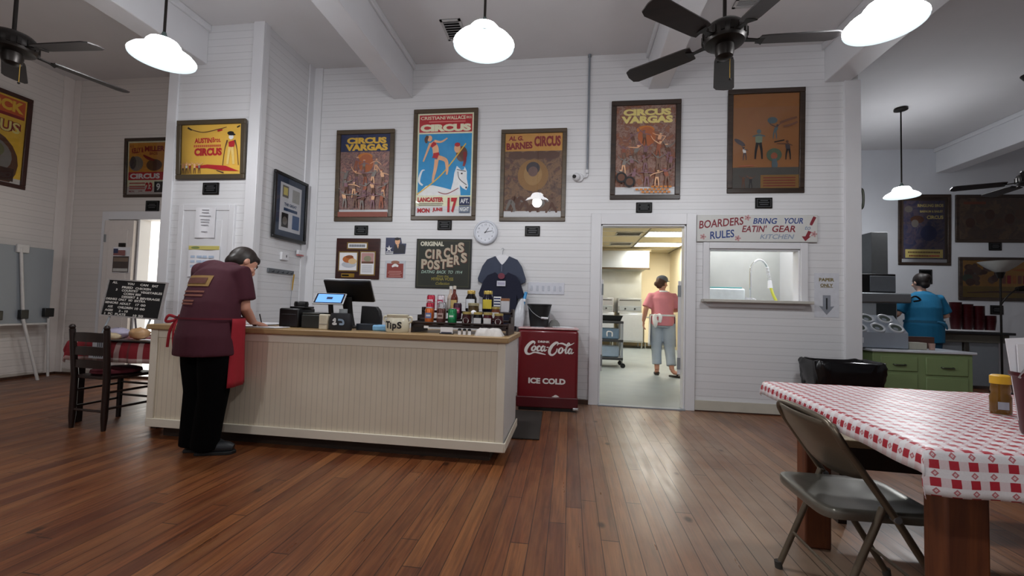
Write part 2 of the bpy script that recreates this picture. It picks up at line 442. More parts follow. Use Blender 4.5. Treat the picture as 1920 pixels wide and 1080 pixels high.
trim((-5.70, -5.675, D-.025, D+TH+.01, 0, 2.09), (-6.17, -4.4, D-.025, D, 2.09, 2.2), (-6.27, -6.17, D-.02, D, 0, 2.2))
BROWNTRIM = wood('brown_shoe_moulding', '#2a1811', '#4a2d1d', .5)
m = MB(); m.box(1.364, 2.864, D-.018, D, .012, .115, M('scuffed_baseboard', '#bdb8ab', .5, var=.12, scale=7)); m.box(1.364, 2.9, D-.03, D, 0, .012, BROWNTRIM); struct(m, 'baseboard_back')
m = MB(); m.box(-3.27, .222, D-.02, D, 0, .05, BROWNTRIM); struct(m, 'baseboard_counter')
m = MB(); m.box(-6.87, -6.845, -3.2, D, 0, .03, BROWNTRIM); m.box(-6.87, -4.4, D-.025, D, 0, .03, BROWNTRIM); struct(m, 'baseboard_left')
m = MB(); m.box(DX0, DX1, D-.05, D+.02, 0, .012, M('threshold_grey', '#8d939b', .5)); struct(m, 'trim_%d' % k); k += 1
# closet door on the white block (moulded panel door)
m = MB(); m.box(-4.10, -3.56, 4.034, 4.055, .02, 2.0, PAINT); m.box(-4.16, -4.10, 4.025, 4.055, 0, 2.06, PAINT); m.box(-3.56, -3.50, 4.025, 4.055, 0, 2.06, PAINT); m.box(-4.10, -3.56, 4.025, 4.055, 2.0, 2.06, PAINT)
for z0, z1 in ((1.15, 1.9), (.2, 1.0)): m.box(-4.02, -3.64, 4.028, 4.034, z0, z1, PAINT)
d1 = struct(m, 'door_1', bevel=.004)
m = MB(); m.ball((-3.62, 3.99, .98), .028, BRASS, 10); m.cyl((-3.62, 4.03, .98), (-3.62, 3.99, .98), .012, BRASS); m.build('door_knob', d1)
# alcove door: a narrow leaf folded back against the wall beside the bright opening
LEAF = M('alcove_door_paint', '#d8d0cb', .45, var=.05)
m = MB(); m.box(-6.16, -5.715, D-.07, D-.03, .02, 2.07, LEAF)
for z0, z1 in ((1.15, 1.95), (.2, 1.0)): m.box(-6.08, -5.79, D-.078, D-.07, z0, z1, LEAF)
d2 = struct(m, 'door_2', bevel=.004)
for z in (1.78, .3):
    m = MB(); m.box(-6.15, -6.125, D-.08, D-.07, z, z+.1, STEEL_DULL); m.build('hinge', d2)
# half-height swing doors just inside the kitchen doorway, seen almost edge on
for nm, x, a_, ln in (('door_3', .36, -3, .50), ('door_4', 1.232, -14.5, .45)):
    y0 = D+TH+.015; m = MB(); m.box(-.017, .017, 0, ln, .36, 1.42, PAINT); d = struct(m, nm, bevel=.004, loc=(x, y0, 0), rot=(0, 0, radians(a_)))
    for z in (1.24, .42):
        m = MB(); m.box(-.021, .021, -.006, .12, z, z+.13, STEEL_DULL); m.build('hinge', d)

# ------------------------------------------------------------------ lamps
OPAL = None
def opal():
    t = NT('opal_glass_lit'); t.base(lin('#f4f6fa')); t.q(Roughness=.25)
    t.set(t.p.inputs['Emission Color'], (.93, .96, 1.0, 1)); t.p.inputs['Emission Strength'].default_value = SHADE_E
    return t.m
OPAL = opal()
def opal_inner():
    t = NT('opal_glass_inner'); t.base(lin('#15181a')); t.q(Roughness=.4)
    t.set(t.p.inputs['Emission Color'], (.70, .86, .93, 1)); t.p.inputs['Emission Strength'].default_value = .78
    return t.m
OPAL_IN = opal_inner()
SHADE = [(a*.87, b*.9) for a, b in [(.018, .155), (.065, .153), (.098, .142), (.116, .12), (.122, .098), (.132, .082), (.168, .062), (.206, .038), (.227, .014), (.226, .0), (.218, .004), (.192, .034), (.14, .07), (.114, .092), (.10, .124), (.06, .143), (.015, .145)]]
def pendant(x, y, label, first=[]):
    if first:
        return dup(first[0], (x, y, 0), label=label)
    t = thing('pendant_lamp', label, 'lamp', (x, y, 0), group='bell pendant lamps')
    z = 2.765
    m = MB(); m.lathe([(.001, .03), (.075, .03), (.08, .02), (.08, 0), (.03, -.018), (.001, -.02)], (0, 0, ZC-.03), IRON); m.build('canopy', t)
    m = MB(); m.cyl((0, 0, z+.2), (0, 0, ZC-.02), .009, IRON, n=8); m.build('rod', t)
    m = MB(); m.lathe([(.001, .06), (.012, .06), (.016, .045), (.024, .03), (.042, .0), (.001, 0)], (0, 0, z+.135), M('fitter_bronze', '#3b4644', .4, .5)); m.build('fitter', t)
    m = MB(); m.lathe(SHADE[:10], (0, 0, z), OPAL, 40, caps=False); m.lathe(SHADE[9:], (0, 0, z), OPAL_IN, 40, caps=False); m.build('shade', t, smooth=60)
    m = MB(); m.ball((0, 0, z+.075), .034, OPAL, 12); m.build('bulb', t)
    l = bpy.data.lights.new('bulb_light', 'POINT'); l.energy = LAMP_W; l.color = LIGHT_COL; l.shadow_soft_size = .08
    lo = bpy.data.objects.new('bulb_light', l); COL.objects.link(lo); lo.parent = t; lo.location = (0, 0, z-.02)
    first.append(t); return t
pendant(-2.91, 2.62, 'white bell pendant lamp hanging at the left, near the left ceiling fan')
pendant(-.595, 2.68, 'white bell pendant lamp hanging over the middle of the white counter')
pendant(1.77, 2.69, 'white bell pendant lamp cut by the top edge, right of the big fan')
pendant(4.57, 6.637, 'white bell pendant lamp in the right hand room, before a navy poster')
for o in COL.objects:
    if o.type == 'LIGHT' and o.parent and o.parent.location.x > 4: o.data = o.data.copy(); o.data.energy = LAMP_W*.85    # energy lowered to dim the right hand room
for x, y in ((-2.9, -.6), (.6, -.9)):  # unseen pendants added behind the viewer for fill light and reflections
    pendant(x, y, 'unseen white bell pendant lamp added behind the viewer for fill light')['group'] = 'added fill lamps behind the viewer'
# kitchen fluorescents; the dish room one is unseen, added to brighten that room
DISH = M('added_dish_glow', '#fbfdff', .5, var=0, emit=11)
PANEL = M('fluorescent_diffuser', '#fffdf2', .5, var=0, emit=KITCH_E)
for x, y, lb in ((1.68, 9.65, 'bright fluorescent panel in the kitchen ceiling, nearer the doorway'), (1.68, 11.25, 'bright fluorescent panel in the kitchen ceiling, farther from the doorway'), (1.75, 5.35, 'unseen added light panel brightening the dish room behind the serving window'), (-.6, 7.5, 'bright fluorescent panel over the left side of the kitchen')):
    t = thing('ceiling_light', lb, 'light', (x, y, 2.8))
    m = MB(); m.box(0, 1.14, 0, .6, -.012, -.009, DISH if y < 6 else PANEL); m.build('diffuser', t)
    m = MB()
    for b in ((-.02, 0, -.02, .62), (1.14, 1.16, -.02, .62), (0, 1.14, -.02, 0), (0, 1.14, .6, .62)): m.box(*b, -.02, 0, PAINT)
    m.build('frame', t)
def grille(name, label, x, y, z, w, d, n=7, mat=None, down=True):
    t = thing(name, label, 'vent', (x, y, z)); mt = mat or M('vent_metal', '#b5b4b3', .5)
    m = MB(); m.box(-w/2, w/2, -d/2, d/2, -.004, 0, BLACK); m.build('backing', t)
    m = MB()
    for b in ((-w/2, w/2, -d/2, -d/2+.025), (-w/2, w/2, d/2-.025, d/2), (-w/2, -w/2+.025, -d/2, d/2), (w/2-.025, w/2, -d/2, d/2)): m.box(*b, -.014, -.002, mt)
    m.build('frame', t)
    m = MB()
    for i in range(n):
        y0 = -d/2+.03+(d-.06)*(i+.5)/n
        m.cbox((0, y0, -.009), (w-.05, (d-.06)/n*.55, .003), mt, Matrix.Rotation(.5, 3, 'X'))
    m.build('louvre', t)
grille('ceiling_vent', 'grey louvred air vent in the white ceiling left of the middle pendant', -1.30, 4.36, ZC, .22, .34)
grille('ceiling_vent', 'grey louvred air vent in the white ceiling behind the big fan', 1.62, 4.22, ZC, .26, .14)
grille('kitchen_vent', 'kitchen ceiling vent nearer the doorway, left of a light panel', 1.28, 9.95, 2.8, .56, .4, 4)
grille('kitchen_vent', 'kitchen ceiling vent farther from the doorway, left of a light panel', 1.28, 11.5, 2.8, .56, .4, 4)

# ------------------------------------------------------------------ ceiling fans
BLADE = wood('fan_blade_dark', '#120e0e', '#241b1a', .45)
def fan(x, y, z, rz, label, first=[]):
    if first: return dup(first[0], (x, y, z), rz, label)
    t = thing('ceiling_fan', label, 'fan', (x, y, z), rz, 'ceiling fans')
    m = MB(); m.cyl((0, 0, .1), (0, 0, ZC-z-.03), .012, IRON, n=10); m.build('downrod', t)
    m = MB(); m.lathe([(.001, 0), (.05, -.05), (.075, -.01), (.075, 0), (.001, 0)], (0, 0, ZC-z), IRON); m.build('canopy', t)
    m = MB(); m.lathe([(.001, .1), (.03, .1), (.045, .085), (.10, .07), (.125, .045), (.13, .02), (.128, -.02), (.115, -.045), (.075, -.06), (.001, -.06)], (0, 0, 0), IRON, 28)
    for q in range(16):
        a = 2*pi*q/16; m.cbox((.128*cos(a), .128*sin(a), 0), (.012, .02, .05), IRON, Matrix.Rotation(a, 3, 'Z'))
    m.build('motor_housing', t)
    m = MB(); m.lathe([(.001, 0), (.055, 0), (.058, -.03), (.05, -.07), (.03, -.085), (.001, -.088)], (0, 0, -.06), IRON, 20); m.build('switch_housing', t)
    m = MB(); m.cyl((.04, .02, -.12), (.04, .02, -.26), .002, BRASS, n=6); m.ball((.04, .02, -.265), .008, IRON, 8); m.build('pull_chain', t)
    for q in range(5):
        a = 2*pi*q/5; R = Matrix.Rotation(a, 4, 'Z')
        m = MB(); m.T = R
        m.add([(.10, -.018, -.02), (.19, -.012, -.028), (.23, -.045, -.03), (.23, .045, -.03), (.19, .012, -.028), (.10, .018, -.02)] + [(.10, -.018, -.028), (.19, -.012, -.036), (.23, -.045, -.038), (.23, .045, -.038), (.19, .012, -.036), (.10, .018, -.028)],
              [(0, 1, 2, 3, 4, 5), (11, 10, 9, 8, 7, 6)]+[(i, i+6, (i+1) % 6+6, (i+1) % 6) for i in range(6)], IRON)
        arm = m.build('blade_iron', t)
        m = MB(); m.T = R @ Matrix.Translation((0, 0, -.028)) @ Matrix.Rotation(radians(11), 4, 'X')
        pl = [(.2, -.055), (.24, -.062), (.62, -.072), (.655, -.055), (.665, 0), (.655, .055), (.62, .072), (.24, .062), (.2, .055)]
        n = len(pl)
        m.add([(a_, b_, .004) for a_, b_ in pl]+[(a_, b_, -.004) for a_, b_ in pl], [tuple(range(n)), tuple(range(2*n-1, n-1, -1))]+[(i, i+n, (i+1) % n+n, (i+1) % n) for i in range(n)], BLADE)
        m.build('blade', t)
    first.append(t); return t
fan(.93, 2.80, 2.82, radians(0), 'dark five blade ceiling fan above the middle right of the room, before the orange poster')
fan(-3.93, 2.45, 2.82, radians(2), 'dark five blade ceiling fan at the top left corner of the room')
fan(5.15, 5.55, 2.68, radians(10), 'dark ceiling fan at the right picture edge, above the framed landscape poster')
# ------------------------------------------------------------------ framed posters and wall pieces
RED = M('poster_red', '#a8202a', .6); DRED = M('poster_dark_red', '#7c1a20', .6); CREAM = M('poster_cream', '#e0d2b4', .6); YEL = M('poster_yellow', '#d9a83a', .6)
PYEL = M('poster_pale_yellow', '#dcc07a', .6); ORG = M('poster_orange', '#b5702c', .6); NAVY = M('poster_navy', '#20294f', .6); PBLUE = M('poster_blue', '#2a86b4', .6)
PINKSKIN = M('poster_flesh', '#d9a07c', .6); PBLACK = M('poster_black', '#1a1618', .6); PGREY = M('poster_grey', '#77716c', .6); PWHITE = M('poster_white', '#dcdad4', .6); PBROWN = M('poster_brown', '#5b3b2c', .6)
PGREEN = M('poster_green', '#4b5a48', .6)
def framed(name, label, cat, loc, rz, w, h, fw, fmat, draw, tilt=0, fd=.03, group=None, glass=True):
    """board w x h hung on a wall; its face looks along local -y; draw(m, x0, x1, z0, z1, y) paints the print"""
    t = thing(name, label, cat, loc, rz, group); t.rotation_euler = (radians(tilt*2.2), 0, rz)
    m = MB(); a, b = w/2, h/2
    for x0, x1, z0, z1 in ((-a, a, b-fw, b), (-a, a, -b, -b+fw), (-a, -a+fw, -b+fw, b-fw), (a-fw, a, -b+fw, b-fw)):
        m.box(x0, x1, -fd, 0, z0, z1, fmat)
    m.build('frame', t, bevel=min(.006, fw*.2))
    m = MB(); m.box(-a+fw*.5, a-fw*.5, -.008, -.002, -b+fw*.5, b-fw*.5, PBROWN)
    draw(m, -a+fw, a-fw, -b+fw, b-fw, -.0085); m.build('print', t, smooth=0)
    if glass:
        m = MB(); m.rect(-a+fw*.6, a-fw*.6, -b+fw*.6, b-fw*.6, -.018, GLASS); m.build('glass', t, smooth=0)
    return t
class Pic:
    """drawing in 0..1 units of the printed sheet, each new mark laid a hair above the last"""
    def __init__(s, m, x0, x1, z0, z1, y): s.m, s.x0, s.z0, s.w, s.h, s.y = m, x0, z0, x1-x0, z1-z0, y
    def nx(s): s.y -= .00022; return s.y
    def X(s, u): return s.x0+u*s.w
    def Z(s, v): return s.z0+v*s.h
    def rect(s, u0, u1, v0, v1, mat): s.m.rect(s.X(u0), s.X(u1), s.Z(v0), s.Z(v1), s.nx(), mat)
    def poly(s, P, mat): s.m.flat([(s.X(a), s.Z(b)) for a, b in P], s.nx(), mat)
    def oval(s, u, v, ru, rv, mat, rot=0): s.m.oval(s.X(u), s.Z(v), ru*s.w, rv*s.h, s.nx(), mat, rot=rot)
    def text(s, t, u, v, hv, mat, wu=None, **k): s.m.text(t, s.X(u), s.Z(v), hv*s.h, s.nx(), mat, wu*s.w if wu else None, **k)
    def stroke(s, P, mat): s.m.stroke([(s.X(a), s.Z(b), c*s.w) for a, b, c in P], s.nx(), mat)
    def fig(s, u, v, k, body, legs, skin, hat=None, lean=0, arms=((-.5, .35), (.5, .3))):
        """small standing performer about k tall (fraction of sheet height)"""
        r = s.h/s.w*k
        s.stroke([(u, v+.55*k, .20*r), (u+lean*.1, v+.75*k, .22*r), (u+lean*.15, v+.86*k, .12*r)], body)
        for d in (-1, 1): s.stroke([(u+d*.04*r, v+.56*k, .10*r), (u+d*.09*r, v+.28*k, .075*r), (u+d*.11*r, v, .05*r)], legs)
        for (a, b) in arms: s.stroke([(u+lean*.14, v+.82*k, .06*r), (u+a*.5*r, v+(.82+b*.5)*k, .05*r), (u+a*.8*r, v+(.82+b)*k, .035*r)], skin)
        s.oval(u+lean*.17, v+.94*k, .07*r, .075*k, skin)
        if hat: s.oval(u+lean*.17, v+1.0*k, .10*r, .035*k, hat)
YW = D-.001
def d_vargas(title, sheet, top, foot):
    def f(m, *a):
        p = Pic(m, *a); p.rect(0, 1, 0, 1, sheet)
        if top: p.rect(0, 1, .79, 1, top)
        p.text('CIRCUS', .52, .925, .075, title, .80, bold=.06); p.text('VARGAS', .52, .842, .082, title, .86, bold=.06)
        p.oval(.5, .73, .15, .045, ORG); p.oval(.52, .65, .15, .11, M('poster_ember', '#a05a30', .6))
        rnd = random.Random(3 if foot else 5)
        cols = [PINKSKIN, PGREY, M('poster_mauve', '#7a5a62', .6), M('poster_dusk', '#6e5446', .6), PBROWN, M('poster_rust', '#8b4f38', .6)]
        for r_ in range(4):
            for c in range(5 if r_ else 3):
                k = .17+.03*rnd.random(); u = (.12+.19*c if r_ else .3+.2*c)+rnd.uniform(-.03, .03)
                p.fig(u, .52-.14*r_+rnd.uniform(-.02, .02), k, rnd.choice(cols), rnd.choice(cols), rnd.choice(cols[:3]), rnd.choice(cols), rnd.uniform(-.3, .3), ((-.5, rnd.uniform(-.3, .5)), (.5, rnd.uniform(-.3, .5))))
        if foot:
            for v, w in ((.085, .36), (.055, .62), (.025, .52)): 
                for i in range(int(w*14)): p.rect(.96-w+i/14, .96-w+i/14+.052, v-.010, v+.010, ORG)
            for u, v in ((.1, .19), (.24, .14)): p.oval(u, v, .09, .06, PBLACK); p.oval(u, v, .06, .04, PBROWN)
        else: p.rect(0, 1, 0, .06, M('poster_brick', '#7a4438', .6))
    return f
COLL_A = collage('lithograph_purple_brown', ['#3a2c3c', '#7b5d54', '#8a6f66', '#5a4248', '#a0776a', '#6d4038'])
COLL_B = collage('lithograph_brown', ['#4a302a', '#7a5b50', '#8d7468', '#6a463c', '#8a5a40', '#5c4038'])
framed('circus_poster', 'tall framed circus poster with yellow title on dark blue, left of the blue acrobat poster', 'poster', (-2.556, YW, 2.642), 0, .758, 1.142, .055, FRAME_BROWN, d_vargas(YEL, COLL_A, NAVY, False), .6)
framed('circus_poster', 'tall framed brown circus poster with yellow title, above the kitchen doorway', 'poster', (.805, YW, 2.892), 0, .767, 1.133, .055, FRAME_DARK, d_vargas(PYEL, COLL_B, None, True), .6)
def d_cristiani(m, *a):
    p = Pic(m, *a); p.rect(0, 1, 0, 1, CREAM); p.rect(.03, .97, .20, .80, PBLUE); p.rect(.03, .97, .815, .985, RED)
    p.text('CRISTIANI', .27, .955, .032, CREAM, .44, bold=.02); p.text('WALLACE', .68, .955, .036, CREAM, .34, bold=.03); p.text('BROS', .91, .955, .024, CREAM, .09)
    p.rect(.2, .85, .912, .922, M('poster_pinkish', '#c9837a', .6))
    p.text('CIRCUS', .5, .858, .072, CREAM, .90, bold=.07)
    # white horse: head at the right, back along the bottom, tail at the left
    p.poly([(.03, .20), (.97*.72, .20), (.66, .25), (.50, .275), (.30, .30), (.18, .295), (.06, .23)], PWHITE)
    p.poly([(.60, .20), (.80, .20), (.78, .30), (.83, .27), (.90, .25), (.93, .29), (.90, .36), (.90, .43), (.86, .475), (.84, .445), (.80, .445), (.72, .485), (.68, .42), (.66, .33)], PWHITE)
    p.stroke([(.12, .30, .03), (.06, .33, .035), (.06, .38, .04), (.10, .44, .03), (.15, .45, .012)], PWHITE)
    p.stroke([(.74, .43, .012), (.77, .36, .012), (.90, .30, .012)], PBLACK); p.stroke([(.72, .45, .012), (.88, .43, .012)], PBLACK); p.oval(.81, .41, .018, .008, PBLACK)
    p.stroke([(.40, .235, .012), (.55, .215, .014), (.76, .27, .012)], DRED)
    p.oval(.895, .275, .015, .01, PBLACK)
    # costumed monkey-like small rider and pole
    p.oval(.80, .60, .10, .075, PBROWN); p.oval(.72, .655, .055, .045, PINKSKIN); p.oval(.72, .69, .05, .02, RED); p.stroke([(.85, .62, .06), (.86, .54, .05), (.84, .48, .04)], DRED)
    p.stroke([(.02, .21, .018), (.45, .40, .02), (.87, .70, .02)], YEL)
    # acrobat in red
    p.stroke([(.34, .60, .10), (.33, .66, .11), (.27, .72, .09)], PINKSKIN); p.stroke([(.31, .68, .10), (.285, .70, .11), (.27, .71, .10)], RED); p.stroke([(.34, .56, .13), (.35, .59, .115), (.345, .615, .10)], RED)
    p.stroke([(.36, .55, .075), (.34, .46, .06), (.31, .38, .045), (.30, .33, .03)], PINKSKIN); p.stroke([(.38, .57, .08), (.52, .54, .065), (.55, .46, .05), (.545, .40, .03)], PINKSKIN)
    p.stroke([(.24, .71, .045), (.18, .62, .035), (.12, .53, .025)], PINKSKIN); p.stroke([(.31, .73, .045), (.43, .72, .035), (.54, .755, .022)], PINKSKIN)
    p.oval(.225, .755, .045, .03, PINKSKIN); p.stroke([(.19, .78, .05), (.16, .745, .06), (.17, .71, .03)], PBROWN)
    p.text('LANCASTER', .27, .160, .045, RED, .46, bold=.05); p.rect(.04, .5, .118, .124, PGREY); p.rect(.06, .48, .102, .108, PGREY)
    p.text('MON', .15, .055, .045, RED, .22, bold=.05); p.text('JUNE', .40, .06, .042, RED, .18, bold=.05)
    p.text('17', .66, .105, .145, RED, .17, bold=.06)
    p.rect(.78, .97, .105, .185, NAVY); p.text('AFT.', .875, .145, .045, PWHITE, .15, bold=.03)
    p.rect(.78, .97, .03, .10, M('poster_steel_blue', '#5c6677', .6)); p.text('NIGHT', .875, .066, .042, PWHITE, .16, bold=.03)
framed('circus_poster', 'tallest framed poster, with an acrobat and white horse on bright blue', 'poster', (-1.54, YW, 2.765), 0, .80, 1.353, .05, FRAME_BROWN, d_cristiani, .5)
def d_barnes(m, *a):
    p = Pic(m, *a); p.rect(0, 1, 0, 1, collage('lithograph_sepia', ['#3a2c2c', '#5f4a40', '#7c6048', '#4d3a38', '#8a5a44'], 6))
    p.rect(0, 1, .79, 1, M('poster_gold', '#b98a44', .6))
    p.text('AL G.', .19, .945, .055, DRED, .26, bold=.05, shear=.1); p.text('BARNES', .25, .855, .085, DRED, .46, bold=.05, rot=.05); p.text('CIRCUS', .74, .905, .125, DRED, .46, bold=.05)
    for u in (.2, .42, .62, .82): p.oval(u, .74, .14, .05, M('poster_umber', '#5a4036', .6))
    p.oval(.5, .50, .27, .19, M('poster_ochre', '#8d6a3f', .6)); p.oval(.5, .51, .16, .13, M('poster_straw', '#9c7c50', .6)); p.oval(.5, .585, .12, .075, M('poster_slate', '#3f3a40', .6)); p.oval(.5, .545, .085, .06, M('poster_dun', '#6d5550', .6))
    rnd = random.Random(9)
    for i in range(15):
        u = rnd.uniform(.08, .92); p.stroke([(u-.08, rnd.uniform(.05, .12), .03), (u, rnd.uniform(.1, .25), .07), (u+.08, rnd.uniform(.05, .2), .03)], rnd.choice([PBROWN, M('poster_rust', '#8b4f38', .6), PGREY, M('poster_dusk', '#6e5446', .6)]))
framed('circus_poster', 'framed brown and gold poster with red title, right of the tallest poster', 'poster', (-.466, YW, 2.619), 0, .772, 1.09, .05, FRAME_BROWN, d_barnes, .6)
def d_orange(m, *a):
    p = Pic(m, *a); p.rect(0, 1, 0, 1, M('poster_amber', '#8a5c34', .6, var=.06, scale=3)); p.rect(0, 1, .86, 1, M('poster_amber_deep', '#8d5a26', .6))
    G = M('poster_slate', '#3f3a40', .6); T = M('poster_teal_grey', '#4c5a60', .6)
    p.fig(.19, .30, .14, PWHITE, G, G, None, -.1, ((-.3, .3), (.3, -.1))); p.oval(.11, .49, .10, .022, G, rot=-.6)
    p.fig(.40, .31, .31, M('poster_celadon', '#6c7a68', .6), PBLACK, T, None, 0, ((-.25, -.05), (.25, -.05)))
    p.fig(.64, .52, .15, T, T, G, None, .2); p.oval(.60, .715, .075, .035, T)
    p.fig(.84, .30, .20, G, PBLACK, PBROWN, None, -.1, ((-.7, .02), (.25, -.1))); p.stroke([(.63, .485, .02), (.78, .505, .02)], PBLACK)
    p.oval(.63, .35, .115, .07, PGREEN); p.oval(.63, .34, .05, .035, M('poster_rust', '#8b4f38', .6)); p.stroke([(.63, .31, .06), (.64, .25, .09), (.64, .22, .08)], T)
    p.rect(0, 1, 0, .22, M('poster_stage', '#4a4743', .6)); p.rect(.43, 1, 0, .14, M('poster_mustard', '#7a5a2e', .6))
    for i in range(4): p.rect(.47, .95, .02+.028*i, .032+.028*i, M('poster_red_brown', '#6d2b22', .6))
    p.fig(.17, .0, .12, PBROWN, PBROWN, PBROWN); p.fig(.28, .0, .12, PBLACK, PBLACK, PBROWN); p.stroke([(.1, .235, .02), (.32, .24, .02)], M('poster_rust', '#8b4f38', .6))
    p.stroke([(.71, .685, .035), (.83, .715, .04), (.96, .74, .03)], PBROWN); p.stroke([(.76, .645, .03), (.86, .66, .035), (.97, .69, .03)], PBROWN)
framed('acrobat_poster', 'framed orange poster with small acrobats, highest on the wall above the painted sign', 'poster', (2.079, YW, 2.966), 0, .79, 1.155, .055, FRAME_DARK, d_orange, .6)
def d_austin(m, *a):
    p = Pic(m, *a); p.rect(0, 1, 0, 1, M('poster_primrose', '#d3a94a', .6, var=.08, scale=4))
    p.text('AUSTIN', .36, .685, .105, RED, .29, bold=.05); p.text('Bros.', .585, .695, .10, RED, .14, bold=.03)
    [p.rect(.205+.033*i, .23+.033*i, .553, .597, M('poster_red_pale', '#b4503a', .6)) for i in range(14)]
    p.text('CIRCUS', .45, .455, .155, RED, .46, bold=.06)
    p.stroke([(.12, .93, .012), (.35, .85, .012), (.60, .90, .012), (.75, .94, .01)], PBROWN)
    p.stroke([(.60, .87, .03), (.68, .89, .02)], RED); p.stroke([(.10, .95, .03), (.17, .90, .02)], PBLACK); p.stroke([(.92, .93, .02), (.97, .96, .02)], PBLACK)
    # clown on stilts
    p.stroke([(.83, .66, .09), (.84, .60, .10), (.83, .54, .08)], RED); p.oval(.83, .74, .04, .05, PWHITE); p.oval(.82, .82, .055, .035, PBLACK); p.oval(.84, .79, .06, .02, PBLACK)
    for d in (-1, 1):
        p.stroke([(.83+d*.02, .54, .045), (.83+d*.04, .35, .04), (.83+d*.05, .20, .035)], M('poster_sand', '#d6b878', .6)); p.stroke([(.83+d*.06, .68, .025), (.83+d*.10, .5, .012), (.83+d*.13, .18, .012)], PBROWN)
    p.poly([(.24, .17), (.45, .20), (.75, .17), (.97, .06), (.70, .075), (.45, .13), (.28, .13)], RED); p.stroke([(.6, .08, .012), (.72, .03, .02)], PBROWN)
    for u, c in ((.04, PINKSKIN), (.10, PWHITE), (.16, DRED), (.24, PINKSKIN), (.32, PGREY)): p.fig(u, .02, .20, c, PBROWN, PINKSKIN)
framed('circus_poster', 'wide yellow framed poster with a stilt clown and red letters on the closet wall', 'poster', (-3.812, 4.034, 2.651), 0, .81, .631, .05, M('frame_olive_brown', '#4a4031', .45), d_austin, 1)
def d_kelly(m, *a):
    p = Pic(m, *a); p.rect(0, 1, 0, 1, CREAM); p.rect(.03, .97, .42, .97, M('poster_marigold', '#b98234', .6))
    p.text('AL G.', .10, .91, .05, DRED, .10); p.text('KELLY &', .25, .83, .10, DRED, .30, bold=.04, rot=.08); p.text('MILLER', .68, .855, .10, DRED, .50, bold=.04); p.text('BROS', .66, .765, .05, DRED, .2)
    p.oval(.22, .58, .18, .14, PGREY); p.oval(.14, .6, .08, .12, M('poster_slate', '#3f3a40', .6)); p.oval(.68, .55, .2, .11, PBROWN); p.stroke([(.4, .74, .03), (.52, .68, .07), (.68, .64, .04)], DRED)
    p.rect(.03, .97, .27, .42, RED); p.text('CIRCUS', .45, .345, .10, PWHITE, .76, bold=.05)
    for v in (.20, .14, .10): p.rect(.06, .46, v, v+.025, M('poster_brick_pale', '#a85a50', .6))
    p.text('MON.', .13, .06, .035, DRED); p.text('JUNE', .35, .06, .035, DRED); p.text('23', .56, .14, .17, RED, .18, bold=.05)
    p.rect(.70, .95, .04, .24, PBLACK); p.text('9', .8, .14, .13, PWHITE)
framed('circus_poster', 'framed poster in the left alcove reading CIRCUS on a red band, partly hidden', 'poster', (-5.64, YW, 2.79), 0, .68, .795, .04, FRAME_DARK, d_kelly, 1)
def d_left(m, *a):
    p = Pic(m, *a); p.rect(0, 1, 0, 1, YEL); p.rect(.02, .98, .80, .98, M('poster_vermilion', '#b4532a', .6)); p.text('ROCK', .66, .895, .13, YEL, .60, bold=.05); p.rect(.02, .98, .765, .80, DRED)
    p.text('CIRCUS', .52, .65, .14, DRED, .86, bold=.10); p.text('CIRCUS', .52, .65, .13, PYEL, .82, bold=.02)
    p.oval(.45, .22, .50, .36, PBROWN); p.oval(.5, .28, .36, .22, PGREY); p.oval(.55, .36, .2, .1, M('poster_sage', '#6b6a4c', .6)); p.stroke([(.5, .3, .08), (.7, .28, .05)], DRED); p.rect(.02, .9, .02, .17, M('poster_umber_dark', '#3b2620', .6))
framed('circus_poster', 'framed yellow and orange poster on the left wall, cut by the picture edge', 'poster', (-6.868, 4.10, 2.95), pi/2, .80, 1.16, .05, M('frame_red_brown', '#3a201a', .4), d_left, .6)
def d_cert(m, *a):
    p = Pic(m, *a); p.rect(0, 1, 0, 1, M('mat_board_blue', '#3c4a63', .8)); p.rect(.15, .87, .10, .90, PAPER)
    p.rect(.22, .42, .66, .86, PGREY); p.rect(.25, .39, .7, .83, PYEL); p.rect(.55, .80, .62, .84, M('news_grey', '#b8b7b3', .8))
    p.text('THE GREAT', .5, .55, .05, M('title_blue', '#27466f', .6), .42, bold=.04); p.rect(.28, .74, .44, .49, M('title_blue', '#27466f', .6))
    p.rect(.22, .44, .16, .40, PBLACK); p.oval(.33, .27, .08, .07, PGREY); p.rect(.58, .82, .16, .40, M('photo_blue', '#4b6c9c', .6))
framed('framed_certificate', 'black framed collage with blue mat on the closet side wall', 'picture', (-3.273, 4.585, 2.143), pi/2, .60, .755, .035, BLACK, d_cert, 0)
# far room pictures
def d_ring(m, *a):
    p = Pic(m, *a); p.rect(0, 1, 0, 1, M('mount_brown', '#55473c', .6)); p.rect(.05, .95, .05, .95, collage('lithograph_navy', ['#282d48', '#3d405c', '#5d505b', '#333856', '#6d5952'], 3))
    p.text('RINGLING BROS', .64, .875, .045, PYEL, .56, bold=.03); p.text('BARNUM & BAILEY', .66, .785, .035, PYEL, .5, bold=.03); p.text('CIRCUS', .74, .695, .055, PYEL, .36, bold=.04)
    p.oval(.16, .82, .09, .05, PGREY); p.oval(.35, .66, .15, .06, PBROWN); p.oval(.3, .6, .08, .06, PGREY); p.oval(.6, .45, .18, .12, M('poster_indigo', '#2d3358', .6))
    p.rect(.09, .91, .07, .20, PYEL); [p.rect(.15+.035*i, .175+.035*i, .142, .168, PBROWN) for i in range(20)]; [p.rect(.17+.035*i, .195+.035*i, .09, .112, DRED) for i in range(19)]
framed('circus_poster', 'navy framed poster on the far wall behind the small pendant lamp', 'poster', (6.05, 8.299, 2.602), 0, .81, 1.231, .05, FRAME_DARK, d_ring, .5)
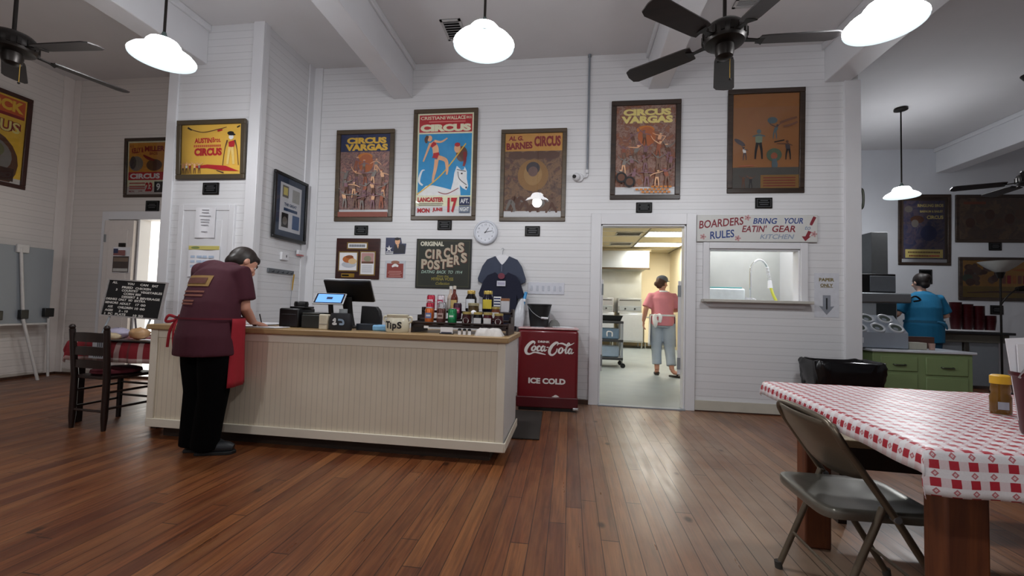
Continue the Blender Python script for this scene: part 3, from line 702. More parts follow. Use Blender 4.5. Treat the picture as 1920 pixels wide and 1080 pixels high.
def d_big1(m, *a):
    p = Pic(m, *a); p.rect(0, 1, 0, 1, collage('lithograph_dark_brown', ['#4b3c34', '#68564a', '#5d4c44', '#7a6650', '#54463f'], 3)); p.rect(.05, .28, .85, .91, M('poster_rust', '#8b4f38', .6))
    for i in range(9): p.oval(.12+.1*i, .4+.1*(i % 3), .05, .12, (PBROWN, M('poster_dusk', '#6e5446', .6))[i % 2])
framed('landscape_poster', 'large dark brown framed landscape poster, upper one on the far right wall', 'poster', (7.32, 8.299, 2.80), 0, 1.58, .82, .055, FRAME_DARK, d_big1, .5)
def d_big2(m, *a):
    p = Pic(m, *a); p.rect(0, 1, 0, 1, M('poster_honey', '#b98d42', .6)); p.rect(0, 1, 0, .3, M('poster_olive', '#8c7430', .6))
    rnd = random.Random(4)
    for i in range(22): p.oval(rnd.uniform(.05, .38), rnd.uniform(.38, .85), rnd.uniform(.03, .06), rnd.uniform(.06, .12), rnd.choice([PGREY, PBROWN, M('poster_dusk', '#6e5446', .6), PGREEN]))
    for i in range(10): p.rect(.42+.055*i, .46+.055*i, .38, .60, (M('poster_rust', '#8b4f38', .6), RED, ORG)[i % 3])
    p.poly([(.5, .75), (.95, .88), (.98, .75), (.7, .7)], ORG); p.stroke([(.05, .12, .01), (.5, .16, .02), (.95, .10, .01)], PBROWN)
framed('landscape_poster', 'large golden framed landscape poster, lower one behind the standing floor lamp', 'poster', (7.325, 8.299, 1.768), 0, 1.52, .737, .055, FRAME_DARK, d_big2, .5)

# small engraved plaques under the posters
ENG = M('engraved_silver', '#77797c', .5)
def plaque(x, y, z, label, w=.175, h=.118, rz=0):
    t = thing('name_plaque', label, 'plaque', (x, y, z), rz, 'small black plaques under the posters')
    m = MB(); m.box(-w/2, w/2, -.014, 0, -h/2, h/2, M('plaque_ebony', '#0f0b0a', .5, spec=.2)); m.build('backing', t, bevel=.004)
    m = MB(); a, b = w/2-.018, h/2-.016
    m.rect(-a, a, -b, b, -.0152, M('plaque_face', '#09090a', .5, spec=.15))
    for r_ in ((-a, a, b-.002, b), (-a, a, -b, -b+.002), (-a, -a+.002, -b, b), (a-.002, a, -b, b)): m.rect(*r_, -.0156, ENG)
    for v, q in ((.025, .55), (.004, .75), (-.018, .6)): m.rect(-a*q, a*q, v-.004, v+.004, -.0158, M('engraved_line', '#4c4d50', .5))
    m.build('face', t, smooth=0)
for x, z, lb in ((-2.57, 1.962, 'small black plaque under the dark blue titled poster, above the wooden award plaque'), (-1.513, 2.028, 'small black plaque touching the tallest blue poster'),
                 (-.455, 1.961, 'small black plaque beside the clock, under the gold and brown poster'), (.802, 2.234, 'small black plaque above the kitchen doorway'), (2.065, 2.28, 'small black plaque above the painted sign')):
    plaque(x, YW, z, lb)
plaque(-3.811, 4.054, 2.238, 'small black plaque under the yellow poster on the closet wall', .19, .128)
plaque(-5.523, YW, 2.271, 'small black plaque in the left alcove, over the bright doorway', .2, .15)
plaque(6.068, 8.299, 1.789, 'dark square plaque behind the head of the person in blue', .2, .25)
plaque(7.127, 8.299, 2.322, 'small dark plaque between the two large landscape posters', .19, .135)
plaque(7.132, 8.299, 1.248, 'small dark plaque behind the pole of the floor lamp', .19, .155)

# award plaque with photographs
t = thing('award_plaque', 'reddish wooden award plaque with a food photo and brass plate', 'plaque', (-2.598, YW, 1.610))
m = MB(); m.box(-.284, .284, -.02, 0, -.25, .25, wood('plaque_cherry', '#2a1110', '#43201b', .3)); m.build('board', t, bevel=.006)
GOLD = M('gold_edge', '#8f7440', .4, .5)
for nm, x0, x1, z0, z1 in (('title_card', -.14, .13, .115, .20), ('food_photo', -.245, .01, -.16, .085), ('review_card', .035, .235, -.205, .09)):
    m = MB(); m.box(x0, x1, -.024, -.019, z0, z1, GOLD); m.rect(x0+.014, x1-.014, z0+.014, z1-.014, -.0245, PAPER)
    if nm == 'title_card': [m.rect(x0+.03+.0175*i, x0+.043+.0175*i, (z0+z1)/2-.016, (z0+z1)/2+.016, -.0249, M('ink_slate', '#4a4f5a', .6)) for i in range(12)]
    if nm == 'food_photo':
        m.oval(-.105, -.075, .095, .04, -.0249, M('plate_grey', '#b9bdc6', .5)); m.oval(-.115, -.01, .075, .045, -.0251, M('fried_orange', '#b4632c', .6)); m.oval(-.06, -.035, .055, .035, -.0253, M('biscuit', '#d9b98a', .6)); m.oval(-.10, .02, .05, .02, -.0254, M('crust', '#8a4a22', .6))
    if nm == 'review_card':
        m.rect(x0+.02, x1-.02, -.06, .07, -.0249, M('photo_rose', '#b58a86', .6)); m.oval(.135, .0, .05, .035, -.0251, M('photo_moss', '#8b8a70', .6)); m.rect(.06, .21, -.06, -.035, -.0252, PBROWN)
        for i in range(8): m.rect(x0+.03, x1-.04, -.085-.012*i, -.081-.012*i, -.0249, M('ink_grey', '#9a9aa0', .6))
    m.build(nm, t, smooth=0)
m = MB(); m.box(-.20, -.03, -.024, -.019, -.232, -.185, BRASS); m.rect(-.19, -.10, -.218, -.2, -.0245, M('plaque_face', '#09090a', .5, spec=.15)); m.build('brass_plate', t, smooth=0)

# star spangled photo card, red placard
t = thing('photo_card', 'small photo of a person before a starry flag, pinned to the white wall', 'photo', (-2.117, YW, 1.768))
m = MB(); m.add([(-.13, -.004, .105), (.06, -.004, .105), (.075, -.004, .035), (.13, -.004, .035), (.12, -.004, -.09), (-.13, -.004, -.10), (-.13, 0, .105), (.06, 0, .105), (.075, 0, .035), (.13, 0, .035), (.12, 0, -.09), (-.13, 0, -.10)],
       [(5, 4, 3, 2, 1, 0), (6, 7, 8, 9, 10, 11)]+[(i, i+6, (i+1) % 6+6, (i+1) % 6) for i in range(6)], M('photo_navy', '#262d52', .4))
m.flat([(-.085+(.042 if i % 2 == 0 else .017)*sin(i*pi/5), -.03+(.042 if i % 2 == 0 else .017)*cos(i*pi/5)) for i in range(10)], -.0045, PWHITE)
m.oval(.02, .06, .032, .042, -.0047, PINKSKIN); m.oval(.015, .09, .034, .018, -.0049, PBLACK); m.flat([(-.03, -.085), (.115, -.085), (.12, .01), (.06, .03), (.02, .005), (-.02, .02)], -.0046, M('suit_dark', '#1b1d2c', .5)); m.flat([(.01, .015), (.04, .02), (.03, -.03)], -.0048, PINKSKIN)
for i in range(2): m.rect(-.125, -.03, -.093+.018*i, -.084+.018*i, -.0045, PWHITE)
m.build('print', t, smooth=0)
t = thing('red_placard', 'small brick red placard in a clear sleeve below the flag photo', 'sign', (-2.116, YW, 1.488))
m = MB(); m.box(-.13, .13, -.003, 0, -.115, .105, M('clear_sleeve', '#c9cdd4', .2)); m.build('sleeve', t, smooth=0)
m = MB(); m.rect(-.105, .105, -.105, .07, -.0035, M('placard_brick', '#8d3b35', .5)); m.oval(0, .085, .055, .02, -.0036, M('hand_tan', '#9b6a58', .6)); m.stroke([(-.04, .03, .02), (0, .05, .035), (.04, .035, .02)], -.0039, PWHITE)
for i, q in enumerate((.8, .9, .7, .8)): m.rect(-.1*q, .1*q, -.03-.02*i, -.022-.02*i, -.0039, M('placard_letter', '#c08d86', .6))
m.build('card', t, smooth=0)

# ORIGINAL CIRCUS POSTERS board
t = thing('painted_sign', 'dark green painted board reading ORIGINAL CIRCUS POSTERS', 'sign', (-1.51, YW, 1.565))
m = MB(); m.box(-.34, .34, -.018, 0, -.296, .296, M('board_edge_black', '#141413', .5)); m.build('board', t, bevel=.003)
m = MB(); m.rect(-.325, .325, -.282, .282, -.0185, M('board_green_black', '#23261d', .6, var=.25, scale=6))
LINE = M('border_olive', '#5f5a3c', .6)
for r_ in ((-.315, .315, .27, .273), (-.315, .315, -.273, -.27), (-.315, -.312, -.273, .273), (.312, .315, -.273, .273)): m.rect(*r_, -.0188, LINE)
IV = M('sign_ivory', '#cfcbb8', .6); TN = M('sign_buff', '#b7a893', .6); TNS = M('sign_shadow_red', '#5d2a20', .6)
m.text('ORIGINAL', -.145, .235, .056, -.019, IV, .29, bold=.05)
for mat, o, y in ((TNS, .008, -.0189), (TN, 0, -.0192)):
    for ch, x, z, h in (('C', -.19, .115, .115), ('I', -.125, .110, .115), ('R', -.05, .112, .115), ('C', .04, .130, .12), ('U', .125, .165, .12), ('S', .21, .195, .12)):
        m.text(ch, x+o, z-o, h, y, mat, .026 if ch == 'I' else .078, bold=.05)
    for ch, x, z, h in (('P', -.235, -.008, .115), ('O', -.158, -.018, .115), ('S', -.078, -.016, .115), ('T', .002, -.006, .115), ('E', .08, .018, .115), ('R', .165, .045, .115), ('S', .25, .073, .12)):
        m.text(ch, x+o, z-o, h, y, mat, .074, bold=.05)
m.text('DATING  BACK  TO  1914', -.015, -.102, .038, -.019, M('sign_mint', '#9db3a6', .6), .50, bold=.02, shear=.25)
m.text('from the', .0, -.150, .026, -.019, M('sign_olive_gold', '#8a7f35', .6), .14, shear=.25); m.text('MYRNA VOSS', -.005, -.185, .038, -.019, M('sign_olive_gold', '#8a7f35', .6), .27, bold=.03); m.text('Collection', .0, -.238, .035, -.019, M('sign_olive_gold', '#8a7f35', .6), .17, shear=.3)
m.build('lettering', t, smooth=0)

# wall clock
t = thing('wall_clock', 'round white wall clock showing about ten past one', 'clock', (-1.006, YW, 1.94))
m = MB(); R90 = Matrix.Rotation(pi/2, 4, 'X'); m.T = R90
m.lathe([(.14, 0), (.145, .015), (.142, .035), (.132, .045), (.122, .046), (.116, .036), (.001, .036)], (0, 0, 0), M('clock_rim_white', '#cfd3dc', .35), 48); m.build('case', t)
m = MB(); m.oval(0, 0, .115, .115, -.0365, M('clock_face', '#d9dce4', .5), 40)
for i in range(12):
    a = i*pi/6; m.text(str(12 if i == 0 else i), .092*sin(a), .092*cos(a), .02, -.0369, M('clock_ink', '#6c7078', .6), bold=.01)
m.build('dial', t, smooth=0)
m = MB(); m.stroke([(-.01, -.014, .007), (.035, .052, .006)], -.040, PBLACK, 2); m.build('hour_hand', t, smooth=0)
m = MB(); m.stroke([(-.015, -.003, .005), (.085, .018, .004)], -.042, PBLACK, 2); m.build('minute_hand', t, smooth=0)
m = MB(); m.cyl((0, -.036, 0), (0, -.044, 0), .006, PBLACK); m.build('hub', t)

# security camera with its conduit
t = thing('security_camera', 'white dome security camera under a grey conduit pipe', 'camera', (.071, YW, 2.58))
m = MB(); m.T = R90; m.lathe([(.05, 0), (.05, .02), (.045, .03), (.001, .03)], (0, 0, 0), PAINT, 20); m.build('mount', t)
m = MB(); m.ball((-.035, -.055, 0), .045, PAINT, 14); m.build('housing', t)
m = MB(); m.cyl((-.05, -.085, -.005), (-.062, -.102, -.008), .02, BLACK, n=16); m.build('lens', t)
m = MB(); m.cyl((.09, -.02, .045), (.09, -.02, 1.43), .012, M('conduit_grey', '#7e838b', .5), n=10); m.cyl((.09, -.02, .05), (.09, -.02, .09), .017, PAINT, n=10); m.cyl((.09, -.02, 1.42), (.09, -.02, 1.448), .02, M('conduit_grey', '#7e838b', .5), n=10)
m.tube([(.09, -.02, .05), (.085, -.022, .01), (.04, -.03, 0)], .009, PAINT, 8, sm=4); tag(m.build('conduit_pipe', loc=(.071, YW, 2.58)), 'grey conduit pipe running from the ceiling to the dome camera', 'pipe')

# switch plates
t = thing('switch_plate', 'wide white multi gang switch plate on the wall above the red cooler', 'switch', (-.281, YW, 1.295))
m = MB(); m.box(-.21, .21, -.008, 0, -.068, .068, M('switch_white', '#cfd1da', .4)); m.build('plate', t, bevel=.003)
for i in range(6):
    x = -.165+.066*i; m = MB(); m.box(x-.012, x+.012, -.012, -.007, -.03, .03, M('rocker_white', '#bcc0cb', .4)); m.build('rocker', t, bevel=.002)
# sheets taped to the closet door
def sheet(name, label, cat, loc, rz, w, h, lines, ink, extra=None):
    t = thing(name, label, cat, loc, rz); m = MB()
    P_ = [(-w/2+w*i/6, -.004-.006*sin(i*1.3)*(1 if rz == 0 else .3)) for i in range(7)]
    vs = [(x, y, h/2) for x, y in P_]+[(x, y+.0, -h/2) for x, y in P_]
    m.add(vs, [(i, i+7, i+8, i+1) for i in range(6)], PAPER); m.build('page', t)
    m = MB()
    for z, q in lines: m.rect(-w*q/2, w*q/2, z*h-.004, z*h+.004, -.0115, ink)
    if extra: extra(m)
    m.build('printing', t, smooth=0); return t
sheet('taped_notice', 'white typed notice taped high on the closet door', 'notice', (-3.823, 4.02, 1.867), 0, .24, .32, [(.42, .35), (.33, .35), (.22, .55), (.10, .45), (.02, .4), (-.08, .35), (-.3, .3)], M('ink_grey', '#9a9aa0', .6))
def cal(m):
    m.rect(-.18, .18, .12, .16, -.0113, M('calendar_yellow', '#c9bd6a', .6)); m.oval(-.1, .14, .05, .014, -.0116, M('calendar_green', '#7d8b55', .6))
    [m.rect(-.15+.07*i, -.10+.07*i+.012*(i % 2), .045-.05*j-.012, .045-.05*j+.012, -.0118, M('ink_sky', '#b3c4da', .6)) for j in range(3) for i in range(4)]
sheet('wall_calendar', 'white hanging calendar with a yellow band, behind the bent cook', 'calendar', (-3.816, 4.02, 1.461), 0, .37, .33, [], M('ink_grey', '#9a9aa0', .6), cal)
# side wall: thermostat, small alarm, key rack with lanyard
SX = -3.2935
t = thing('thermostat', 'small white thermostat box under the blue matted frame', 'thermostat', (SX, 4.54, 1.58), pi/2)
m = MB(); m.box(-.06, .06, -.03, 0, -.045, .045, PAINT); m.build('case', t, bevel=.006)
m = MB(); m.rect(.01, .025, -.012, .016, -.0305, BLACK); m.build('dial', t, smooth=0)
t = thing('wall_alarm', 'small white wall alarm with a red edge near the corner', 'alarm', (SX+.019, 4.80, 1.645), pi/2)
m = MB(); m.box(-.055, .055, -.03, 0, -.015, .04, PAINT); m.build('case', t, bevel=.005)
m = MB(); m.box(-.05, .05, -.032, -.001, -.03, -.015, M('alarm_red', '#b46464', .4)); m.build('red_lens', t, bevel=.002)
t = thing('key_rack', 'grey metal key rack on the closet side wall', 'rack', (SX, 4.505, 1.40), pi/2)
m = MB(); m.box(-.22, .22, -.02, 0, -.025, .025, M('rack_grey', '#6a6e73', .45, .4)); m.build('rail', t, bevel=.003)
for i in range(5):
    x = -.16+.08*i; m = MB(); m.tube([(x, -.018, -.01), (x, -.04, -.014), (x, -.042, .004)], .0035, M('hook_dark', '#2c2e31', .4, .6), 6); m.build('hook', t)
t = thing('lanyard', 'yellow and grey lanyard strap hanging from the key rack', 'strap', (SX+.045, 4.69, 1.385), pi/2)
m = MB(); m.add([(-.012, 0, 0), (.014, 0, 0), (.016, .012, -.1), (-.010, .012, -.1), (.006, .014, -.19), (-.014, .014, -.19)], [(0, 3, 2, 1), (3, 5, 4, 2)], M('strap_yellow', '#c79a2c', .7)); m.build('strap', t)
m = MB(); m.tube([(-.010, .014, -.19), (-.016, .016, -.30), (-.018, .016, -.42)], .003, M('cord_grey', '#8b8f95', .7), 6); m.build('cord', t)
# poster print on the alcove door
def dv(m):
    m.rect(-.12, .12, -.16, .05, -.0113, M('photo_dusk', '#4b403c', .6)); m.rect(-.12, .06, .06, .13, -.0113, M('photo_rust', '#8a5a58', .6)); m.rect(-.12, -.05, .09, .15, -.0115, M('photo_navy', '#262d52', .4)); m.rect(-.11, .11, -.15, -.11, -.0116, M('news_grey', '#b8b7b3', .8)); m.rect(-.11, .11, -.02, .03, -.0116, M('photo_tan', '#7c6a5c', .6))
sheet('door_flyer', 'dark printed flyer clipped to the alcove door', 'flyer', (-5.85, D-.082, 1.54), 0, .26, .34, [], PBLACK, dv)
t = thing('door_clip', 'small dark clip holding the flyer on the alcove door', 'clip', (-5.85, D-.08, 1.74))
m = MB(); m.box(-.045, .045, -.02, 0, -.025, .025, IRON); m.build('clip_body', t, bevel=.003)

# BOARDERS sign
t = thing('painted_sign', 'long hand lettered board about boarders and eating gear above the serving window', 'sign', (1.981, YW, 1.998))
m = MB(); m.box(-.612, .612, -.03, -.004, -.147, .147, M('sign_white', '#c9c9c6', .55, var=.08, scale=5)); m.build('board', t, bevel=.003)
m = MB(); SR = M('brush_red', '#7f2430', .6); SB = M('brush_blue', '#26407f', .6); SG = M('brush_grey', '#8b97aa', .6)
Y0 = -.0305
m.text('BOARDERS', -.36, .060, .088, Y0, SR, .46, bold=.02, shear=.15, rot=.10); m.text('RULES', -.35, -.068, .085, Y0, SB, .25, bold=.02, shear=.1, rot=.10)
m.text('BRING', .09, .080, .064, Y0, SB, .235, bold=.02, shear=.2); m.text('YOUR', .375, .082, .064, Y0, SB, .20, bold=.02, shear=.2)
m.text("EATIN'", -.02, -.005, .074, Y0, SR, .24, bold=.02, shear=.2); m.text('GEAR', .28, -.005, .072, Y0, SR, .24, bold=.02, shear=.2)
m.text('to', .515, .005, .042, Y0, SG, .06, shear=.3); m.text('KITCHEN', .21, -.090, .052, Y0, SG, .33, shear=.3)
m.stroke([(.585, .125, .032), (.555, .06, .030), (.545, .035, .024)], Y0, SR, 3)
m.flat([(.455, -.085), (.50, -.085), (.545, -.085), (.49, -.138)], Y0-.0004, SR); m.stroke([(.535, -.03, .034), (.505, -.095, .034)], Y0-.0002, SR, 3)
for x, z in ((-.09, .115), (-.55, -.095), (-.19, -.110), (.575, -.06)):
    for i in range(5): m.oval(x+.02*cos(i*1.257), z+.02*sin(i*1.257), .014, .010, Y0-.0002*(i+1), M('brush_rose', '#b98d8d', .6), 10, i*1.257)
    m.oval(x, z, .007, .007, Y0-.0016, SR, 10)
m.build('lettering', t, smooth=0)
# PAPER ONLY sign
t = thing('paper_sign', 'white taped sign reading PAPER ONLY with a grey down arrow', 'sign', (2.694, YW, 1.29))
m = MB(); m.box(-.12, .12, -.003, 0, -.235, .235, M('sign_paper', '#cdcfd6', .6)); m.build('page', t, smooth=0)
m = MB(); GL = M('letter_gold', '#7d7047', .5); AG = M('arrow_grey', '#8b8f98', .5)
m.text('PAPER', 0, .165, .036, -.0035, GL, .15, bold=.05); m.text('ONLY', 0, .105, .036, -.0035, GL, .125, bold=.05); m.rect(-.062, .062, .08, .085, -.0035, GL)
m.flat([(-.038, .0), (.038, .0), (.038, -.12), (.075, -.115), (0, -.21), (-.075, -.115), (-.038, -.12)], -.0035, AG); m.flat([(-.008, -.03), (.008, -.03), (.008, -.14), (0, -.16), (-.008, -.14)], -.0039, M('arrow_core', '#25272b', .5))
m.build('lettering', t, smooth=0)
# chrome pull on the end of the wall
t = thing('grab_bar', 'slim dark metal grab bar on the end of the white wall', 'bar', (3.03, 5.0, 2.33))
m = MB(); m.tube([(0, 0, .11), (.035, 0, .095), (.045, 0, 0), (.035, 0, -.095), (0, 0, -.11)], .012, M('handle_olive', '#4a4d44', .35, .7), 8, sm=5); m.build('grip', t)
for z in (.115, -.115): m = MB(); m.ball((.004, 0, z), .014, STEEL, 8); m.build('rivet', t)
# ------------------------------------------------------------------ service counter and what stands on it
def beadboard():
    t = NT('cream_beadboard'); co = t.coord(); sp = t.n('ShaderNodeSeparateXYZ', i_0=co)
    fr = t.math('FRACT', t.math('DIVIDE', sp.outputs[0], .041)); g = t.math('LESS_THAN', fr, .10)
    n = t.noise(co, 5, 4); c = t.mix(n, lin('#d3c7b0'), lin('#e0d6c3'))
    t.base(t.mix(t.math('MULTIPLY', g, .35), c, lin('#8a8073'))); t.q(Roughness=.45); t.bump(t.math('SUBTRACT', 1.0, g), .5, .005); return t.m
BEAD = beadboard(); CREAMP = M('cream_paint', '#dfd7c6', .45, var=.05, scale=5)
COUNTER_TOP = wood('counter_edge_oak', '#8f7350', '#b29468', .4)
cx0, cx1, cy0, cy1, cz = -3.185, -.445, 2.93, 3.60, .865
t = thing('service_counter', 'long cream beadboard service counter with a tan wooden edge', 'counter', (0, 0, 0))
m = MB(); m.box(cx0, cx1, cy0, cy1, .09, .825, BEAD); m.build('front_panel', t)
m = MB(); m.box(cx1, cx1+.012, cy0, cy1, .09, .825, M('side_panel_white', '#d5d4d4', .42, var=.04)); m.build('end_panel', t)
m = MB(); m.box(cx0-.004, cx1+.02, cy0-.016, cy0, .088, .15, CREAMP); m.box(cx1+.02, cx1+.03, cy0-.015, cy1, .089, .149, CREAMP)
m.box(cx0-.006, cx0+.055, cy0-.012, cy0, .15, .825, CREAMP); m.box(cx1-.04, cx1+.014, cy0-.006, cy0, .15, .825, CREAMP); m.box(cx0+.055, cx1-.04, cy0-.005, cy0, .765, .825, CREAMP); m.build('face_trim', t, bevel=.004)
m = MB(); m.box(cx0-.03, cx1+.035, cy0-.03, cy1+.02, .825, cz, COUNTER_TOP); m.build('countertop', t, bevel=.006)
m = MB(); m.box(cx0+.07, cx1-.09, cy0+.07, cy1-.06, 0, .09, wood('toe_kick_brown', '#1c110b', '#33200f', .6)); m.build('toe_kick', t)
m = MB(); m.box(cx0+.05, cx1-.05, cy1-.3, cy1, .45, .47, CREAMP); m.build('inner_shelf', t)
CT = cz
# papers
def papers(name, label, x, y, w, d, n, rz=0, z=CT):
    t = thing(name, label, 'paper', (x, y, z+.001), rz)
    for i in range(n):
        m = MB(); a = random.uniform(-.12, .12); m.T = Matrix.Translation((random.uniform(-.02, .02), random.uniform(-.01, .01), .003*i)) @ Matrix.Rotation(a, 4, 'Z')
        m.box(-w/2, w/2, -d/2, d/2, 0, .0022, PAPER); m.build('sheet', t, smooth=0)
    return t
papers('paper_sheets', 'white loose sheets by the cook\'s hand near the counter front', -2.35, 3.02, .40, .16, 2)
papers('paper_stack', 'white paper stack lying left of the black receipt printer', -2.56, 3.30, .24, .22, 5)
t = thing('paper_tray', 'pale sloping paper holder at the left end of the counter', 'tray', (-3.06, 3.16, CT))
m = MB(); m.sect([[(x, -.10, .0), (x, .20, .12), (x, .20, 0)] for x in (-.11, .13)], M('tray_grey', '#b9bfc9', .5)); m.build('slope', t, smooth=0)
m = MB(); m.add([(-.105, -.10, .004), (.125, -.10, .004), (.125, .20, .124), (-.105, .20, .124)], [(0, 1, 2, 3)], PAPER); m.add([(.03, .09, .083), (.06, .09, .083), (.06, .12, .095), (.03, .12, .095)], [(0, 1, 2, 3)], PGREY); m.build('sheet', t, smooth=0)
# receipt printer, cash box
t = thing('receipt_printer', 'black receipt printer at the left of the till group', 'printer', (-2.19, 3.22, CT))
m = MB(); m.box(-.085, .085, -.10, .12, 0, .15, BLACK); m.build('body', t, bevel=.012)
m = MB(); m.box(-.03, .10, -.05, .08, .15, .165, BLACK); m.lathe([(.001, 0), (.052, 0), (.055, .02), (.05, .042), (.001, .044)], (.03, .01, .163), BLACK, 20); m.build('paper_cover', t, bevel=.004)
m = MB(); m.box(-.06, .06, -.102, -.098, .10, .105, M('slot_grey', '#3d3f43', .4)); m.build('paper_slot', t)
t = thing('cash_box', 'low dark green grey metal cash box between printer and till', 'box', (-1.98, 3.20, CT))
m = MB(); m.box(-.095, .095, -.09, .12, 0, .105, M('cash_box_dark', '#20231f', .5)); m.build('body', t, bevel=.008)
m = MB(); m.box(-.092, .092, -.087, .117, .105, .12, M('cash_lid_dark', '#282b27', .45)); m.build('lid', t, bevel=.006)
# point of sale terminal
t = thing('till_terminal', 'black point of sale terminal turned to the staff side', 'till', (-1.79, 3.27, CT))
m = MB(); m.lathe([(.001, 0), (.085, 0), (.085, .012), (.06, .02), (.001, .022)], (0, .05, 0), BLACK, 28); m.build('base', t)
m = MB(); m.tube([(0, .06, .01), (-.01, .05, .12), (-.02, .03, .25)], [.05, .04, .045], BLACK, 12, .55, sm=5); m.build('neck', t)
m = MB(); Rm = Matrix.Translation((.0, .03, .305)) @ Matrix.Rotation(radians(30), 4, 'X'); m.T = Rm; m.box(-.20, .20, -.012, .012, -.10, .095, BLACK); m.build('monitor', t, bevel=.008)
m = MB(); m.T = Rm; m.box(-.203, .203, .004, .016, -.104, .10, M('till_silver_edge', '#c6c8cc', .35, .3)); m.build('bezel', t, bevel=.006)
t2 = thing('customer_screen', 'small tablet with a lit blue screen facing the customer', 'tablet', (-1.85, 3.13, CT))
m = MB(); Rm = Matrix.Translation((0, -.01, .232)) @ Matrix.Rotation(radians(12), 4, 'Z') @ Matrix.Rotation(radians(-48), 4, 'X'); m.T = Rm; m.box(-.115, .115, -.006, .006, -.062, .062, M('till_silver_edge', '#c6c8cc')); m.build('case', t2, bevel=.004)
m = MB(); m.T = Rm; m.rect(-.108, .108, -.056, .056, -.0064, M('screen_rim', '#10131f', .2)); m.build('rim', t2, smooth=0)
m = MB(); m.T = Rm; m.rect(-.095, .095, -.047, .047, -.0068, M('screen_blue_lit', '#5d8fd8', .3, emit=.9, var=.03)); m.build('screen', t2, smooth=0)
m = MB(); m.T = Rm; m.rect(-.022, .022, -.012, .016, -.0072, M('screen_icon', '#1e2f52', .4)); m.build('icon', t2, smooth=0)
m = MB(); m.tube([(0, .03, 0), (0, .02, .10), (0, .0, .215)], [.035, .022, .02], BLACK, 10, .7, sm=4); m.build('stand', t2)
# small boxes
t = thing('card_reader', 'small upright cream plastic box before the till', 'reader', (-1.825, 3.02, CT))
m = MB(); m.box(-.036, .036, -.02, .03, 0, .115, M('cream_plastic', '#cfc6b0', .4)); m.build('case', t, bevel=.008)
m = MB(); m.box(-.034, .034, -.022, -.019, .04, .044, PGREY); m.build('seam', t)
t = thing('gadget_bag', 'black bag with a white mark standing right of the cream box', 'bag', (-1.70, 3.03, CT))
m = MB(); m.lathe([(.001, 0), (.085, .0), (.09, .03), (.088, .09), (.075, .125), (.001, .13)], (0, 0, 0), M('bag_black', '#121219', .6), 20, sy=.6); m.build('body', t)
m = MB(); m.stroke([(-.03, .07, .012), (-.015, .085, .014), (-.015, .06, .012), (-.03, .05, .012), (-.02, .045, .012), (.0, .05, .014)], -.058, PWHITE); m.stroke([(.01, .08, .014), (.045, .075, .014), (.05, .05, .016), (.02, .048, .014)], -.058, M('mark_blue_grey', '#8fa3b8', .5)); m.build('mark', t, smooth=0)
m = MB(); m.lathe([(.001, .0), (.03, 0), (.03, .03), (.012, .03), (.001, .03)], (.005, .02, .128), M('roll_grey', '#8b9092', .5), 16); m.build('cap', t)
t = thing('display_stand', 'black plastic display stand with a rounded corner beside the till', 'stand', (-1.53, 3.17, CT))
m = MB(); P_ = [(-.08, .0), (.08, 0), (.082, .10), (.07, .15), (.045, .18), (-.06, .185), (-.072, .185)]; n = len(P_)
m.add([(x, -.02, z) for x, z in P_]+[(x, .03, z) for x, z in P_], [tuple(range(n)), tuple(range(2*n-1, n-1, -1))]+[(i, i+n, (i+1) % n+n, (i+1) % n) for i in range(n)], BLACK); m.build('back_panel', t, bevel=.004)
m = MB(); m.box(-.08, .085, -.08, -.02, 0, .05, M('stand_slate', '#1d2530', .4)); m.build('tray', t, bevel=.004)
t = thing('napkin_packet', 'light blue packet lying left of the tips crock', 'packet', (-1.41, 3.12, CT))
m = MB(); m.box(-.062, .062, -.05, .05, 0, .045, M('packet_sky', '#7db4dd', .5)); m.build('packet', t, bevel=.012)
# tips crock
CROCK = M('crock_glaze', '#d3cdb8', .25, var=.08)
t = thing('tips_crock', 'cream stoneware crock with two ears, lettered TiPS', 'jar', (-1.262, 3.05, CT))
m = MB(); m.lathe([(.001, 0), (.078, 0), (.084, .01), (.088, .06), (.082, .095), (.074, .108), (.079, .118), (.081, .128), (.074, .13), (.068, .118), (.07, .10), (.074, .06), (.001, .02)], (0, 0, 0), CROCK, 32); m.build('pot', t)
for s_ in (-1, 1): m = MB(); m.tube([(s_*.078, 0, .11), (s_*.103, 0, .112), (s_*.106, 0, .085), (s_*.084, 0, .07)], .008, CROCK, 8, sm=6); m.build('ear', t)
m = MB()
for ch, x, z, h in (('T', -.046, .056, .052), ('i', -.018, .05, .045), ('p', .012, .040, .05), ('S', .046, .054, .05)):
    vs, fs = fontmesh(ch, .035); zs = [v[1] for v in vs]; xs = [v[0] for v in vs]; k_ = h/(max(zs)-min(zs))
    pts = [(x+(a-(min(xs)+max(xs))/2)*k_, (b-min(zs))*k_+z-h/2) for a, b in vs]
    m.add([(px*.96, -math.sqrt(max(0, .0895**2-(px*.96)**2)), pz) for px, pz in pts], fs, PBLACK)
m.build('lettering', t, smooth=0)
